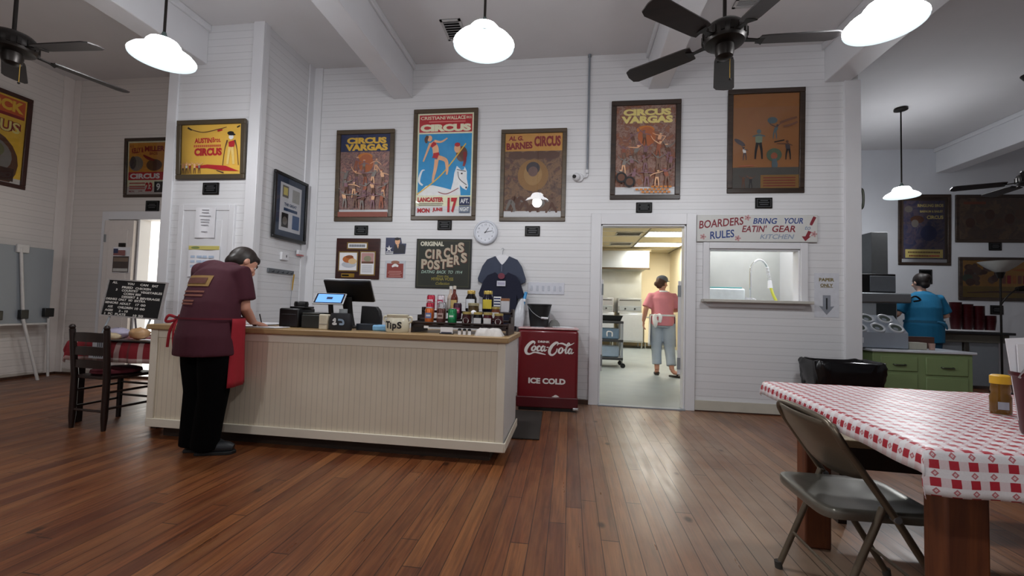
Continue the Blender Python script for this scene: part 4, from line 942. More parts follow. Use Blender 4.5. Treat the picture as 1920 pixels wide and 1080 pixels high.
# tiered rack
t = thing('tiered_rack', 'dark wooden tiered rack holding drinks and preserves on the counter', 'rack', (-.80, 3.22, CT))
for nm, y0, y1, z in (('lower_tier', -.14, -.01, .062), ('middle_tier', -.01, .08, .105), ('upper_tier', .08, .19, .165)):
    m = MB(); m.box(-.37, .36, y0, y1, z-.018, z, DARKWOOD); m.build(nm, t, bevel=.003)
for sx in (-.37, .345):
    m = MB(); m.add([(x, y, z) for x in (sx, sx+.018) for y, z in ((-.14, 0), (.19, 0), (.19, .19), (.08, .19), (.08, .13), (-.01, .13), (-.01, .085), (-.14, .085))],
        [tuple(range(7, -1, -1)), tuple(range(8, 16))]+[(i, (i+1) % 8, (i+1) % 8+8, i+8) for i in range(8)], DARKWOOD); m.build('side', t)
m = MB(); m.cyl((-.37, -.14, .075), (.36, -.14, .075), .007, DARKWOOD, n=8); m.build('rail', t)
m = MB(); m.rect(-.27, -.235, .035, .053, -.1415, PWHITE); m.build('price_tag', t, smooth=0)
ALU = M('can_aluminium', '#b9bcc0', .25, .9)
def can(label, x, y, z, c1, c2, c3=None, txt=None):
    t = thing('drink_can', label, 'can', (x, y, z), group='drink cans on the rack'); r = .033
    b = M('can_'+c1, c1, .3, .4)
    m = MB(); m.lathe([(.001, .0), (.026, 0), (r, .008), (r, .108), (.028, .119), (.0275, .122), (.001, .1185)], (0, 0, 0), b, 24); m.build('body', t)
    m = MB(); m.lathe([(.0285, .1185), (.029, .121), (.0265, .1235), (.025, .119), (.001, .119)], (0, 0, 0), ALU, 24, caps=False); m.build('rim', t)
    m = MB(); k_ = 9
    def band(a0, a1, z0, z1, mat, o=.0006):
        m.add([((r+o)*sin(a0+(a1-a0)*i/k_), -(r+o)*cos(a0+(a1-a0)*i/k_), zz) for zz in (z0, z1) for i in range(k_+1)], [(i, i+1, i+k_+2, i+k_+1) for i in range(k_)], mat)
    band(-.75, .75, .045, .085, M('canmark_'+c2, c2, .35)); band(-.5, .5, .058, .072, M('canmark_'+(c3 or c1), c3 or c1, .35), .0010)
    m.build('logo_band', t)
    return t
zl, zm, zu = CT+.063, CT+.106, CT+.166
yl, ym, yu = 3.135, 3.255, 3.355
def at(px3, y): return px3*y/3.15
can('orange soda can at the front left of the tiered rack', at(-1.055, yl), yl, zl, '#c4662e', '#6f7fae', '#d9dbe2')
can('dark maroon soda can with a ring, second in the front row', at(-.963, yl), yl, zl, '#5a3430', '#b59a92', '#5a3430')
can('green soda can, third in the front row of the rack', at(-.876, yl), yl, zl, '#1c7a48', '#2f9a63', '#cfe0d2')
can('red soda can on the middle step behind the orange can', at(-1.05, ym), ym, zm, '#a51f38', '#d9c5ca', '#a51f38')
can('grey diet soda can on the middle step of the rack', at(-.955, ym), ym, zm, '#9a979a', '#c9c6c8', '#6d6a70')
can('dark can with a crimson top on the middle step', at(-.838, ym), ym, zm, '#3a1a2c', '#a03a60', '#d9a9ae')
can('red soda can highest at the left of the rack', at(-1.046, yu), yu, zu, '#b02840', '#e3ccd2', '#b02840')
can('silver and pink can beside the highest red can', at(-.968, yu), yu, zu, '#c9bfc6', '#b8506a', '#e3dfe3')
def jar(label, x, y, z, r, h, glass, lid, lab, shape='sq', top=None):
    t = thing('preserve_jar', label, 'jar', (x, y, z), group='preserve jars on the rack')
    m = MB(); tr = top or r*.86
    m.lathe([(.001, 0), (r*.9, 0), (r, .008), (r, h*.62), (tr, h*.80), (tr, h*.84), (.001, h*.84)], (0, 0, 0), M('jar_'+glass, glass, .12, spec=.6), 22); m.build('glass', t)
    m = MB(); m.lathe([(.001, h*.83), (tr*1.08, h*.83), (tr*1.08, h*.98), (tr*1.0, h), (.001, h)], (0, 0, 0), M('lid_'+lid, lid, .35, .5), 22); m.build('lid', t)
    m = MB(); w, z0, z1 = r*.78, h*.14, h*.58
    if shape == 'rd':
        m.add([(w*sin(a)*.85, -math.sqrt((r+.001)**2-(w*sin(a)*.85)**2), (z0+z1)/2+(z1-z0)/2*cos(a)) for a in [2*pi*i/18 for i in range(18)]], [tuple(range(18))], M('lab_'+lab, lab, .6))
    else:
        k_ = 6; m.add([(-w+2*w*i/k_, -math.sqrt((r+.001)**2-(-w+2*w*i/k_)**2), zz) for zz in (z0, z1) for i in range(k_+1)], [(i, i+1, i+k_+2, i+k_+1) for i in range(k_)], M('lab_'+lab, lab, .6))
    m.build('paper_label', t); return t
jar('dark red jar with a round white label, left of the front jars', at(-.765, yl), yl, zl, .035, .10, '#3a1418', '#b5a060', '#b9b6b2', 'rd')
jar('black jar with a square white label in the front row', at(-.678, yl), yl, zl, .036, .10, '#0f0f16', '#c2ae6c', '#d2d2d2')
jar('maroon jar with a square white label in the front row', at(-.604, yl), yl, zl, .036, .10, '#4a1620', '#c2ae6c', '#d2d0ce')
jar('maroon jar with a round white label, right end of the front jars', at(-.522, yl), yl, zl, .036, .095, '#3c1a1e', '#c2ae6c', '#c9c7c4', 'rd')
jar('olive brown pickle jar with a pale lid on the middle step', at(-.715, ym), ym, zm, .042, .125, '#4a3a1e', '#b9b190', '#5a4a26', top=.04)
jar('small orange brown jar with a white label at the right of the middle step', at(-.545, ym), ym, zm, .034, .10, '#6d3a22', '#bba660', '#d6d6d2')
jar('tall black syrup jar with a white label on the top step', at(-.735, yu), yu, zu, .045, .165, '#0c0a0e', '#b89a50', '#d9dce2', top=.03)
jar('tall dark jar with a yellow label on the top step', at(-.607, yu), yu, zu, .045, .165, '#131022', '#b8a050', '#cdb93a', top=.032)
def bottle(label, x, y, z, c, lab, capc):
    t = thing('sauce_bottle', label, 'bottle', (x, y, z))
    m = MB(); m.lathe([(.001, 0), (.027, 0), (.029, .006), (.029, .10), (.024, .118), (.013, .14), (.0115, .175), (.001, .175)], (0, 0, 0), M('sauce_'+c, c, .12), 20); m.build('glass', t)
    m = MB(); m.lathe([(.001, .172), (.0135, .172), (.0135, .198), (.001, .20)], (0, 0, 0), M('cap_'+capc, capc, .4), 16); m.build('cap', t)
    m = MB(); k_ = 6; w = .024; m.add([(-w+2*w*i/k_, -math.sqrt(.0298**2-(-w+2*w*i/k_)**2), zz) for zz in (.02, .085) for i in range(k_+1)], [(i, i+1, i+k_+2, i+k_+1) for i in range(k_)], M('lab_'+lab, lab, .6)); m.build('paper_label', t)
bottle('red brown hot sauce bottle with a tan label, tallest on the rack', at(-.865, yu), yu, zu, '#5c241a', '#c9ad6a', '#cfc4b6')
bottle('pale hot sauce bottle hidden behind the red brown one', at(-.893, yu+.06), yu+.06, zu, '#b9a79a', '#c9c2b6', '#d8d6d2')
t = thing('striped_carton', 'navy and white striped carton on the top step of the rack', 'box', (at(-.535, yu), yu, zu))
m = MB(); m.box(-.028, .028, -.018, .018, 0, .12, PWHITE); m.build('carton', t, bevel=.002)
m = MB()
for i in range(5): m.rect(-.026, .026, .012+.022*i, .023+.022*i, -.0185, NAVY)
m.build('stripes', t, smooth=0)
t = thing('spice_carton', 'white carton with a brown top at the right end of the top step', 'box', (at(-.475, yu), yu-.005, zu))
m = MB(); m.box(-.032, .032, -.018, .018, 0, .105, M('carton_grey_white', '#c4c3c9', .5)); m.build('carton', t, bevel=.002)
m = MB(); m.box(-.033, .033, -.019, .019, .088, .108, M('carton_brown', '#8b5a3a', .5)); m.build('top_flap', t, bevel=.002)
t = thing('toothpick_ball', 'small white round ornament between the front jars', 'ornament', (at(-.725, yl), yl+.05, zl))
m = MB(); m.ball((0, 0, .09), .024, PAPER, 12); m.build('ball', t); m = MB(); m.cyl((0, 0, 0), (0, 0, .07), .012, PAPER); m.build('stem', t)
t = thing('business_cards', 'white cards in a clear holder before the rack', 'cards', (-.88, 3.025, CT))
m = MB(); m.box(-.045, .045, -.004, .004, .004, .05, PAPER, ); m.build('cards', t)
m = MB(); m.box(-.05, .05, -.012, .012, 0, .006, BLACK); m.rect(-.04, .04, .006, .016, -.0045, M('card_print', '#4a4a5a', .5)); m.build('holder', t)
for i in range(3):
    t = thing('shaker', ('white shaker with a black lid, %s of the three under the rack' % ('leftmost', 'middle', 'rightmost')[i]), 'shaker', (-.785+.036*i, 3.03, CT), group='shakers under the rack')
    m = MB(); m.lathe([(.001, 0), (.012, 0), (.012, .03), (.001, .03)], (0, 0, 0), PAPER, 14); m.build('body', t)
    m = MB(); m.lathe([(.001, .029), (.013, .029), (.012, .042), (.001, .046)], (0, 0, 0), BLACK, 14); m.build('lid', t)
t = thing('paper_bag', 'crumpled white printed paper bag at the right end of the counter', 'bag', (-.565, 3.02, CT))
m = MB(); vs = []; nx_, ny_ = 12, 8; rnd = random.Random(2)
for j in range(ny_+1):
    for i in range(nx_+1):
        e = min(i, nx_-i, j, ny_-j); vs.append((-.10+.2*i/nx_+rnd.uniform(-.006, .006), -.05+.10*j/ny_+rnd.uniform(-.005, .005), 0 if e == 0 else .028+.012*rnd.random()+.008*min(e, 2)))
m.add(vs, [(j*(nx_+1)+i, j*(nx_+1)+i+1, (j+1)*(nx_+1)+i+1, (j+1)*(nx_+1)+i) for j in range(ny_) for i in range(nx_)], M('bag_print', '#cbc6c2', .5, var=.25, scale=25)); m.build('bag', t, smooth=60)

# ------------------------------------------------------------------ red drinks cooler
CRED = M('cooler_red_enamel', '#660b17', .28, var=.10, scale=3, coat=.3)
t = thing('drinks_cooler', 'vintage red enamel drinks cooler lettered ICE COLD', 'cooler', (-.218, 4.52, 0), radians(2.5))
w, dp = .315, .40
m = MB(); m.box(-w, w, 0, dp, .04, .845, CRED); m.build('cabinet', t, bevel=.03)
m = MB(); m.box(-w-.006, w+.006, -.006, dp, .035, .15, M('cooler_skirt', '#4a0912', .35)); m.build('skirt', t, bevel=.012)
m = MB(); m.box(-w+.02, w-.02, .02, dp-.02, 0, .05, BLACK); m.build('plinth', t)
m = MB(); m.box(-w-.002, w+.002, -.002, dp, .845, .862, M('worn_lid_edge', '#c9a5a5', .4, var=.3, scale=30)); m.build('lid', t, bevel=.008)
m = MB(); m.box(w-.05, w+.012, -.012, .05, .02, .05, STEEL); m.build('corner_guard', t, bevel=.008)
m = MB(); WL = M('enamel_white', '#d9d5d2', .35)
m.text('ICE COLD', -.005, .312, .060, -.0025, WL, .385, bold=.05)
m.text('DRINK', -.045, .718, .022, -.0025, WL, .125, bold=.04)
y = -.0025
S_ = lambda P, o=0: m.stroke([(-.2525+a*.0485, .575+b*.0485, c*.0485) for a, b, c in P], y-.0002*o, WL, 8)
# flowing script: big C, o c a, second big C, o l a
S_([(2.2, 2.3, .12), (2.3, 2.75, .35), (1.8, 2.85, .55), (1.0, 2.2, .65), (.45, 1.2, .7), (.6, .4, .55), (1.3, .25, .35), (2.3, .62, .28), (3.4, .5, .35), (4.7, .22, .15)])
S_([(2.05, 1.9, .3), (1.75, 1.5, .42), (1.75, 1.1, .4), (2.1, 1.0, .34), (2.45, 1.35, .42), (2.5, 1.8, .36), (2.2, 1.98, .26), (2.05, 1.9, .2)], 1)
S_([(3.5, 1.75, .25), (3.35, 2.0, .3), (3.0, 1.8, .4), (2.85, 1.3, .42), (3.05, 1.0, .36), (3.5, 1.15, .2)], 2)
S_([(4.4, 1.9, .25), (4.1, 2.0, .35), (3.75, 1.55, .42), (3.75, 1.1, .38), (4.05, 1.0, .3), (4.4, 1.5, .3), (4.55, 2.05, .3), (4.4, 1.4, .36), (4.5, 1.0, .3), (4.95, 1.3, .14)], 3)
S_([(4.85, 1.75, .12), (5.15, 1.8, .24), (5.35, 1.76, .12)], 4)
S_([(7.1, 2.25, .12), (7.35, 2.7, .3), (6.9, 2.85, .5), (6.1, 2.2, .62), (5.55, 1.2, .66), (5.6, .4, .5), (6.2, .2, .4), (6.9, .8, .3), (7.15, 1.6, .22)], 5)
S_([(7.3, 2.62, .14), (8.2, 2.72, .35), (9.3, 2.35, .38), (10.2, 2.6, .2), (10.75, 2.95, .1)], 6)
S_([(7.85, 1.75, .3), (7.55, 1.3, .42), (7.5, .85, .42), (7.85, .65, .34), (8.25, 1.05, .42), (8.3, 1.6, .36), (8.05, 1.82, .24), (7.85, 1.75, .2)], 7)
S_([(8.5, 1.2, .14), (9.2, 1.9, .22), (9.75, 2.6, .26), (9.5, 2.85, .26), (9.2, 2.2, .34), (8.95, 1.1, .4), (9.05, .65, .32), (9.4, .9, .16)], 8)
S_([(10.15, 1.55, .22), (9.85, 1.65, .34), (9.55, 1.15, .42), (9.55, .75, .36), (9.85, .65, .3), (10.15, 1.1, .3), (10.3, 1.65, .3), (10.15, 1.0, .34), (10.25, .65, .3), (10.7, .95, .14)], 9)
m.oval(.085, .155, .035, .006, y, WL); m.stroke([(.06, .152, .006), (.09, .168, .012), (.125, .153, .004)], y-.0003, WL)
m.build('lettering', t, smooth=0)
# on the cooler
t = thing('bucket', 'black plastic bucket on the red cooler', 'bucket', (-.335, 4.745, .862))
BKT = M('bucket_black', '#17191b', .4)
m = MB(); m.lathe([(.001, 0), (.098, 0), (.10, .01), (.128, .232), (.136, .236), (.136, .25), (.128, .25), (.122, .24), (.094, .012), (.001, .01)], (0, 0, 0), BKT, 32); m.build('pail', t)
m = MB(); m.tube([(-.128, -.03, .235), (-.07, -.12, .165), (.02, -.128, .105), (.10, -.09, .10), (.13, -.02, .235)], .004, STEEL_DULL, 6, sm=5); m.build('bail', t)
m = MB(); m.cyl((.03, -.127, .103), (.10, -.095, .098), .010, PAPER, n=10); m.build('grip', t)
t = thing('scrub_brush', 'long brush with a bright blue handle leaning left of the bucket', 'brush', (-.52, 4.80, .862))
m = MB(); m.tube([(-.01, 0, .2), (.02, .06, .38)], .018, M('handle_blue', '#2f8ecb', .35), 10); m.build('handle', t)
m = MB(); m.tube([(-.03, -.02, 0), (-.01, 0, .2)], .014, PAPER, 8); m.build('stick', t)
m = MB(); m.cyl((.002, .02, .27), (.006, .03, .30), .020, PAPER, n=10); m.build('label_band', t)
t = thing('plastic_sack', 'crinkled translucent white plastic sack left of the bucket', 'bag', (-.56, 4.66, .862))
m = MB(); m.tube([(0, .02, .0), (.01, .02, .10), (.02, .05, .22), (.03, .08, .30)], [.055, .06, .045, .015], M('sack_white', '#c3c6cc', .3, var=.15, scale=30), 14, .6, sm=4); m.build('sack', t, smooth=50)
t = thing('grey_cloth', 'grey folded cleaning cloth right of the bucket', 'cloth', (-.17, 4.76, .862))
m = MB(); m.lathe([(.001, 0), (.065, 0), (.06, .04), (.035, .075), (.001, .085)], (0, 0, 0), M('cloth_grey', '#70716e', .9, var=.2), 16, sy=.7); m.build('cloth', t)
papers('paper_sheets', 'white sheets lying on the right of the red cooler lid', -.07, 4.70, .20, .18, 3, .2, .862)
papers('paper_sheets', 'white sheet under the bucket on the cooler lid', -.33, 4.60, .14, .08, 1, .1, .862)
# shirts
def shirt(name, label, x, y, z, sc, mat, trimmat, neck, dec=None):
    t = thing(name, label, 'shirt', (x, y, z))
    P_ = [(-.075, .30), (-.165, .262), (-.215, .19), (-.262, .055), (-.255, .02), (-.190, -.005), (-.180, .04), (-.178, -.36), (.178, -.36), (.180, .04), (.190, -.005), (.255, .02), (.262, .055), (.215, .19), (.165, .262), (.075, .30)]
    N_ = [(.05, .26), (.022, .225), (0, .205), (-.022, .225), (-.05, .26)] if neck == 'v' else [(.05, .275), (.02, .255), (-.02, .255), (-.05, .275)]
    P_ = [(a*sc, b*sc) for a, b in P_+N_]; n = len(P_)
    m = MB(); m.add([(a, -.03, b) for a, b in P_]+[(a, .0, b) for a, b in P_], [tuple(range(n)), tuple(range(2*n-1, n-1, -1))]+[(i, i+n, (i+1) % n+n, (i+1) % n) for i in range(n)], mat)
    m.build('fabric', t, smooth=0, bevel=.008)
    if neck == 'v':
        m = MB(); m.flat([(-.072*sc, .296*sc), (-.05*sc, .255*sc), (0, .20*sc), (.05*sc, .255*sc), (.072*sc, .296*sc), (.03*sc, .315*sc), (-.03*sc, .315*sc)], -.012, PAPER); m.build('neck_lining', t, smooth=0)
        m = MB(); m.rect(-.004, .004, .13*sc, .20*sc, -.046, trimmat); m.build('placket', t, smooth=0)
    if dec: m = MB(); dec(m, sc); m.build('chest_print', t, smooth=0)
    return t
def dec1(m, s): m.stroke([(-.10, .10, .01), (-.115, .085, .012), (-.10, .07, .01)], -.0455, PWHITE); m.stroke([(-.09, .10, .01), (-.06, .10, .014), (-.06, .08, .014), (-.085, .075, .01)], -.0457, PWHITE)
shirt('baseball_shirt', 'slate blue short sleeved shirt on a white hanger, behind the navy one', -.795, 4.945, 1.335, 1.08, M('shirt_slate', '#3c4356', .8), M('placket_grey', '#6d7385', .7), 'v', dec1)
def dec2(m, s): m.oval(.0, .255, .04, .035, -.047, M('print_maroon', '#6d2a3c', .6)); m.rect(-.05, .05, .14, .20, -.047, M('tag_white', '#c9cbd6', .6)); m.rect(-.042, .042, .155, .185, -.0474, M('tag_lilac', '#a9a6bd', .6))
shirt('tee_shirt', 'navy tee shirt with a white chest tag hanging below the slate shirt', -.785, 4.88, 1.165, 1.0, M('shirt_navy', '#14182e', .85), M('placket_grey', '#6d7385', .7), 'c', dec2)
t = thing('coat_hanger', 'white hanger with a wire hook carrying the slate shirt', 'hanger', (-.795, 4.945, 1.66))
m = MB(); m.tube([(-.16, .0, -.05), (-.05, 0, .0), (0, 0, .015), (.05, 0, 0), (.16, 0, -.05)], .006, PAPER, 8, sm=4); m.build('bar', t)
m = MB(); m.tube([(0, 0, .015), (0, 0, .06), (.012, 0, .08), (0, 0, .095), (-.014, 0, .085)], .003, STEEL_DULL, 6, sm=4); m.build('hook', t)
# mat
t = thing('floor_mat', 'dark brown rubber mat on the floor at the end of the counter', 'mat', (-.36, 4.0, 0), radians(2))
m = MB(); m.box(-.50, .12, -.47, .47, .001, .012, M('mat_brown', '#2c2622', .85, var=.2, scale=60)); m.build('mat_body', t, bevel=.004)

# ------------------------------------------------------------------ left side: plaid table, ladder back chairs, menu board, easel
t = thing('side_table', 'small dark table under a red plaid cloth, left of the counter', 'table', (-3.72, 3.50, 0))
m = MB(); m.box(-.45, .42, -.40, .42, .665, .69, DARKWOOD); m.build('tabletop', t)
for x, y in ((-.40, -.34), (.37, -.34), (-.40, .37), (.37, .37)): m = MB(); m.box(x-.025, x+.025, y-.025, y+.025, 0, .665, DARKWOOD); m.build('leg', t)
def draped(name, label, cx, cy, z, w, d, drops, mat, rz=0, ripple=.012, nu=60, nv=44, soft=.02):
    """cloth laid over a rectangular top: drops = left, right, front, back overhang"""
    L, Rr_, Fr, Bk = drops; t = MB(); vs = []; uv = []
    def fold(s, half, a, b, ph):
        if -half <= s <= half: return s, 0.0, 0
        e = abs(s)-half; lim = a if s < 0 else b
        return (math.copysign(half+min(e, soft)*.25+.002*min(1, e/.1), s), -max(0, e-soft*.2), 1)
    for j in range(nv+1):
        v = -d/2-Fr+(d+Fr+Bk)*j/nv
        for i in range(nu+1):
            u = -w/2-L+(w+L+Rr_)*i/nu
            x, zx, fx = fold(u, w/2, L, Rr_, 0); y, zy, fy = fold(v, d/2, Fr, Bk, 0)
            dz = min(zx, zy) if not (fx and fy) else -max(abs(zx), abs(zy))-.25*min(abs(zx), abs(zy))
            k_ = min(1, abs(dz)/.08)
            if fx: x += math.copysign(ripple*k_*(sin(v*19)+.6*sin(v*31+1)), u)+math.copysign(.004*k_, u)
            if fy: y += math.copysign(ripple*k_*(sin(u*17+.7)+.6*sin(u*29)), v)+math.copysign(.004*k_, v)
            if fx and fy: x -= math.copysign(.35*min(abs(zx), abs(zy)), u)*.4; y -= math.copysign(.35*min(abs(zx), abs(zy)), v)*.4
            vs.append((x, y, z+.004+dz+.0015*sin(u*23)*sin(v*19))); uv.append((u+5.0, v+5.0))
    fs = [(j*(nu+1)+i, j*(nu+1)+i+1, (j+1)*(nu+1)+i+1, (j+1)*(nu+1)+i) for j in range(nv) for i in range(nu)]
    t.add(vs, fs, mat); o = t.build(name, None, (cx, cy, 0), (0, 0, rz), smooth=75)
    lay = o.data.uv_layers.new(name='UVMap')
    for lp in o.data.loops: lay.data[lp.index].uv = uv[lp.vertex_index]
    sm = o.modifiers.new('thickness', 'SOLIDIFY'); sm.thickness = .0025; sm.offset = 1
    return tag(o, label, 'tablecloth')
draped('plaid_tablecloth', 'red plaid cloth draped over the small table left of the counter', -3.735, 3.51, .69, .87, .82, (.10, .08, .17, .12), plaid('red_plaid'), 0, .010)
for i, (x, z) in enumerate(((-3.80, .675), (-3.83, .59))):
    t = thing('price_card', ('white price card pinned near the top edge of the plaid cloth', 'white price card pinned lower on the plaid cloth')[i], 'card', (x, 3.055, z))
    m = MB(); m.box(-.075, .075, -.003, 0, -.032, .032, PAPER); m.build('card', t)
    m = MB()
    for q in range(5): m.rect(-.03+.018*q, -.019+.018*q, -.022, .02, -.0035, M('barcode_grey', '#6d7076', .6))
    m.build('bars', t, smooth=0)
def ladder_chair(x, y, rz, label, first=[]):
    if first: return dup(first[0], (x, y, 0), rz, label)
    t = thing('ladder_back_chair', label, 'chair', (x, y, 0), rz, 'dark ladder back chairs'); W2 = .165
    for sx in (-1, 1):
        m = MB(); m.tube([(sx*W2, 0, 0), (sx*W2, 0, .10), (sx*W2, 0, .42), (sx*(W2+.012), -.03, .80)], [.015, .023, .024, .021], DARKWOOD, 12); m.ball((sx*(W2+.013), -.031, .815), .022, DARKWOOD, 10); m.build('rear_post', t)
        m = MB(); m.tube([(sx*(W2+.02), .36, 0), (sx*(W2+.02), .36, .42)], [.018, .022], DARKWOOD, 12); m.build('front_leg', t)
        for z in (.17, .30): m = MB(); m.cyl((sx*W2, 0, z), (sx*(W2+.02), .36, z), .010, DARKWOOD, n=8); m.build('side_rung', t)
    for z in (.15, ): m = MB(); m.cyl((-W2, 0, z), (W2, 0, z), .010, DARKWOOD, n=8); m.build('rear_rung', t)
    for z in (.20, .31): m = MB(); m.cyl((-W2-.02, .36, z), (W2+.02, .36, z), .010, DARKWOOD, n=8); m.build('front_rung', t)
    for z, h in ((.735, .07), (.625, .065), (.52, .06)):
        m = MB(); yy = -.03*(z-.42)/.38
        m.sect([[(xx, yy-.018*(1-(xx/W2)**2)+dy, z+dz) for dy, dz in ((-.006, -h/2), (.006, -h/2), (.006, h/2+.006*(1-(xx/W2)**2)), (-.006, h/2+.006*(1-(xx/W2)**2)))] for xx in [W2*(-1+i/5) for i in range(11)]], DARKWOOD); m.build('slat', t)
    m = MB(); m.add([(-W2, .0, .40), (W2, 0, .40), (W2+.03, .38, .40), (-W2-.03, .38, .40), (-W2, .0, .425), (W2, 0, .425), (W2+.03, .38, .425), (-W2-.03, .38, .425)], [(3, 2, 1, 0), (4, 5, 6, 7), (0, 1, 5, 4), (1, 2, 6, 5), (2, 3, 7, 6), (3, 0, 4, 7)], DARKWOOD); m.build('seat', t, bevel=.005)
    m = MB(); m.lathe([(.001, 0), (.15, 0), (.17, .015), (.165, .035), (.12, .05), (.001, .055)], (0, .19, .425), M('cushion_maroon', '#55121e', .9, var=.15), 24); m.build('seat_cushion', t)
    first.append(t); return t
ladder_chair(-3.805, 3.0, radians(-4), 'dark ladder back chair with a red cushion, its back to the viewer')
ladder_chair(-3.50, 3.98, radians(176), 'dark ladder back chair tucked behind the plaid table beside the counter')
# things on the side table
def lump(name, label, cat, x, y, z, r, sc, mat, seed=1):
    m = MB(); rnd = random.Random(seed); m.ball((0, 0, r*sc[2]), r, mat, 12, sc); m.v = [(a+rnd.uniform(-.006, .006), b+rnd.uniform(-.006, .006), max(0, c+rnd.uniform(-.005, .005))) for a, b, c in m.v]
    o = m.build(name, None, (x, y, z), smooth=70); return tag(o, label, cat)
TZ = .697
lump('snack_bag', 'lilac and white snack bag on the plaid table, farthest left', 'bag', -3.96, 3.32, TZ, .085, (1.4, .8, .55), M('bag_lilac', '#a9a3b8', .4, var=.35, scale=14), 1)
lump('pastry_bag', 'clear bag of golden pastries in the middle of the plaid table', 'bag', -3.72, 3.30, TZ, .08, (1.1, .8, .65), M('bag_pastry', '#b08a62', .4, var=.45, scale=22), 2)
lump('pastry_bag', 'pale bag of rolls right of the golden pastries', 'bag', -3.55, 3.42, TZ, .08, (1.1, .8, .6), M('bag_rolls', '#bdb19c', .4, var=.3, scale=22), 3)
lump('snack_bag', 'cream wrapped loaf at the front left of the plaid table', 'bag', -3.86, 3.18, TZ, .05, (1.8, .8, .6), M('loaf_cream', '#b3a183', .5, var=.3, scale=18), 4)
papers('paper_sheets', 'bluish leaflet on the right of the plaid table', -3.55, 3.28, .20, .12, 2, .3, TZ); papers('paper_stack', 'tan and white leaflets stacked against the counter end', -3.385, 3.30, .16, .20, 7, .1, TZ)
t = thing('serving_tray', 'dark shallow tray under the leaflets on the plaid table', 'tray', (-3.55, 3.13, TZ))
m = MB(); m.box(-.22, .22, -.05, .05, 0, .012, BLACK); m.build('tray_body', t, bevel=.004)
# menu letterboard
t = thing('menu_letterboard', 'black felt menu letterboard in a thin silver frame, left of the counter', 'sign', (-4.04, 3.52, 1.045), 0); t.rotation_euler = (radians(-8), radians(2.5), radians(4))
m = MB(); m.box(-.285, .285, -.012, 0, -.165, .165, M('felt_black', '#0d0a0b', .95)); m.build('felt_board', t)
m = MB()
for b in ((-.295, .295, .165, .177), (-.295, .295, -.177, -.165), (-.295, -.283, -.165, .165), (.283, .295, -.165, .165)): m.box(b[0], b[1], -.02, .002, b[2], b[3], M('frame_silver', '#a9a4a2', .4, .4))
m.build('frame', t)
m = MB(); LW = M('letters_offwhite', '#c9c4bd', .5); yy = -.0125
def ml(s, x0, x1, z): m.text(s, (x0+x1)/2, z, .021, yy, LW, x1-x0, bold=.04)
for s, x0, x1, z in (('ALL', -.25, -.20, .145), ('YOU', -.10, -.03, .140), ('CAN', .03, .11, .138), ('EAT', .15, .21, .135), ('FRIED', -.145, -.035, .104), ('CHICKEN', -.01, .145, .101), ('3', -.20, -.185, .078),
    ('COUNTRY', -.14, .025, .074), ('VEGETABLES', .05, .265, .068), ('CORN', -.115, -.01, .044), ('BREAD', .005, .06, .043), ('DESSERT', -.125, .01, .014), ('&', .025, .045, .013), ('BEVERAGE', .06, .255, .010),
    ('DRINKS', -.275, -.165, -.012), ('ONLY', -.15, -.07, -.014), ('NO', -.05, -.01, -.015), ('EXTRA', .01, .12, -.016), ('SENIORS', -.275, -.145, -.046), ('ADULT', -.13, -.02, -.05), ('17', .03, .065, -.052), ('00', .08, .13, -.053),
    ('AGE', -.24, -.19, -.083), ('CHILDREN', -.14, .01, -.086), ('10', .03, .065, -.088), ('00', .08, .13, -.089), ('AGES', -.26, -.18, -.117), ('3 - 10', -.12, -.03, -.12), ('2', -.26, -.245, -.150), ('PC', -.22, -.175, -.150), ('PLATE', -.15, -.045, -.151), ('10', .03, .065, -.153), ('50', .08, .13, -.153)):
    ml(s, x0, x1, z)
m.build('lettering', t, smooth=0)
m = MB(); m.cyl((0, .02, -.1), (.0, .10, -.335), .008, STEEL_DULL, n=8); m.build('prop', t); 
for sx in (-.2, .2): m = MB(); m.cyl((sx, -.005, -.17), (sx, -.04, -.335), .008, STEEL_DULL, n=8); m.build('foot', t)
# flip chart easel on the left wall
EW = M('easel_white', '#bdbab8', .5); EG = M('easel_board_grey', '#868b90', .6, var=.05, scale=3)
t = thing('easel_board', 'grey display board on a white easel at the left wall', 'easel', (-6.62, 4.08, 0), pi/2)
m = MB(); m.box(-.60, .59, -.02, 0, .70, 1.64, EG); m.build('board', t, bevel=.004)
m = MB(); m.box(-.02, .0, -.03, -.02, .70, 1.64, EW); m.build('divider', t)
m = MB(); m.tube([(.24, -.04, 1.62), (.30, -.06, .75), (.46, -.10, 0)], .016, EW, 10); m.build('centre_pole', t)
for sx, ex in ((.05, -.02), (.56, .62)): m = MB(); m.tube([(sx, -.05, .76), (ex, -.02, .02)], .014, EW, 10); m.build('leg', t)
for x, z, w_ in ((.05, .81, .05), (.30, .82, .04), (.55, .84, .05)): m = MB(); m.box(x-w_, x+w_, -.08, -.03, z-.06, z+.05, BLACK); m.build('clamp', t, bevel=.006)
m = MB(); m.box(.20, .32, -.05, -.02, 1.56, 1.66, EW); m.build('top_bracket', t, bevel=.006)
m = MB(); m.box(-.60, .58, -.05, -.0, .685, .705, EW); m.build('ledge', t)
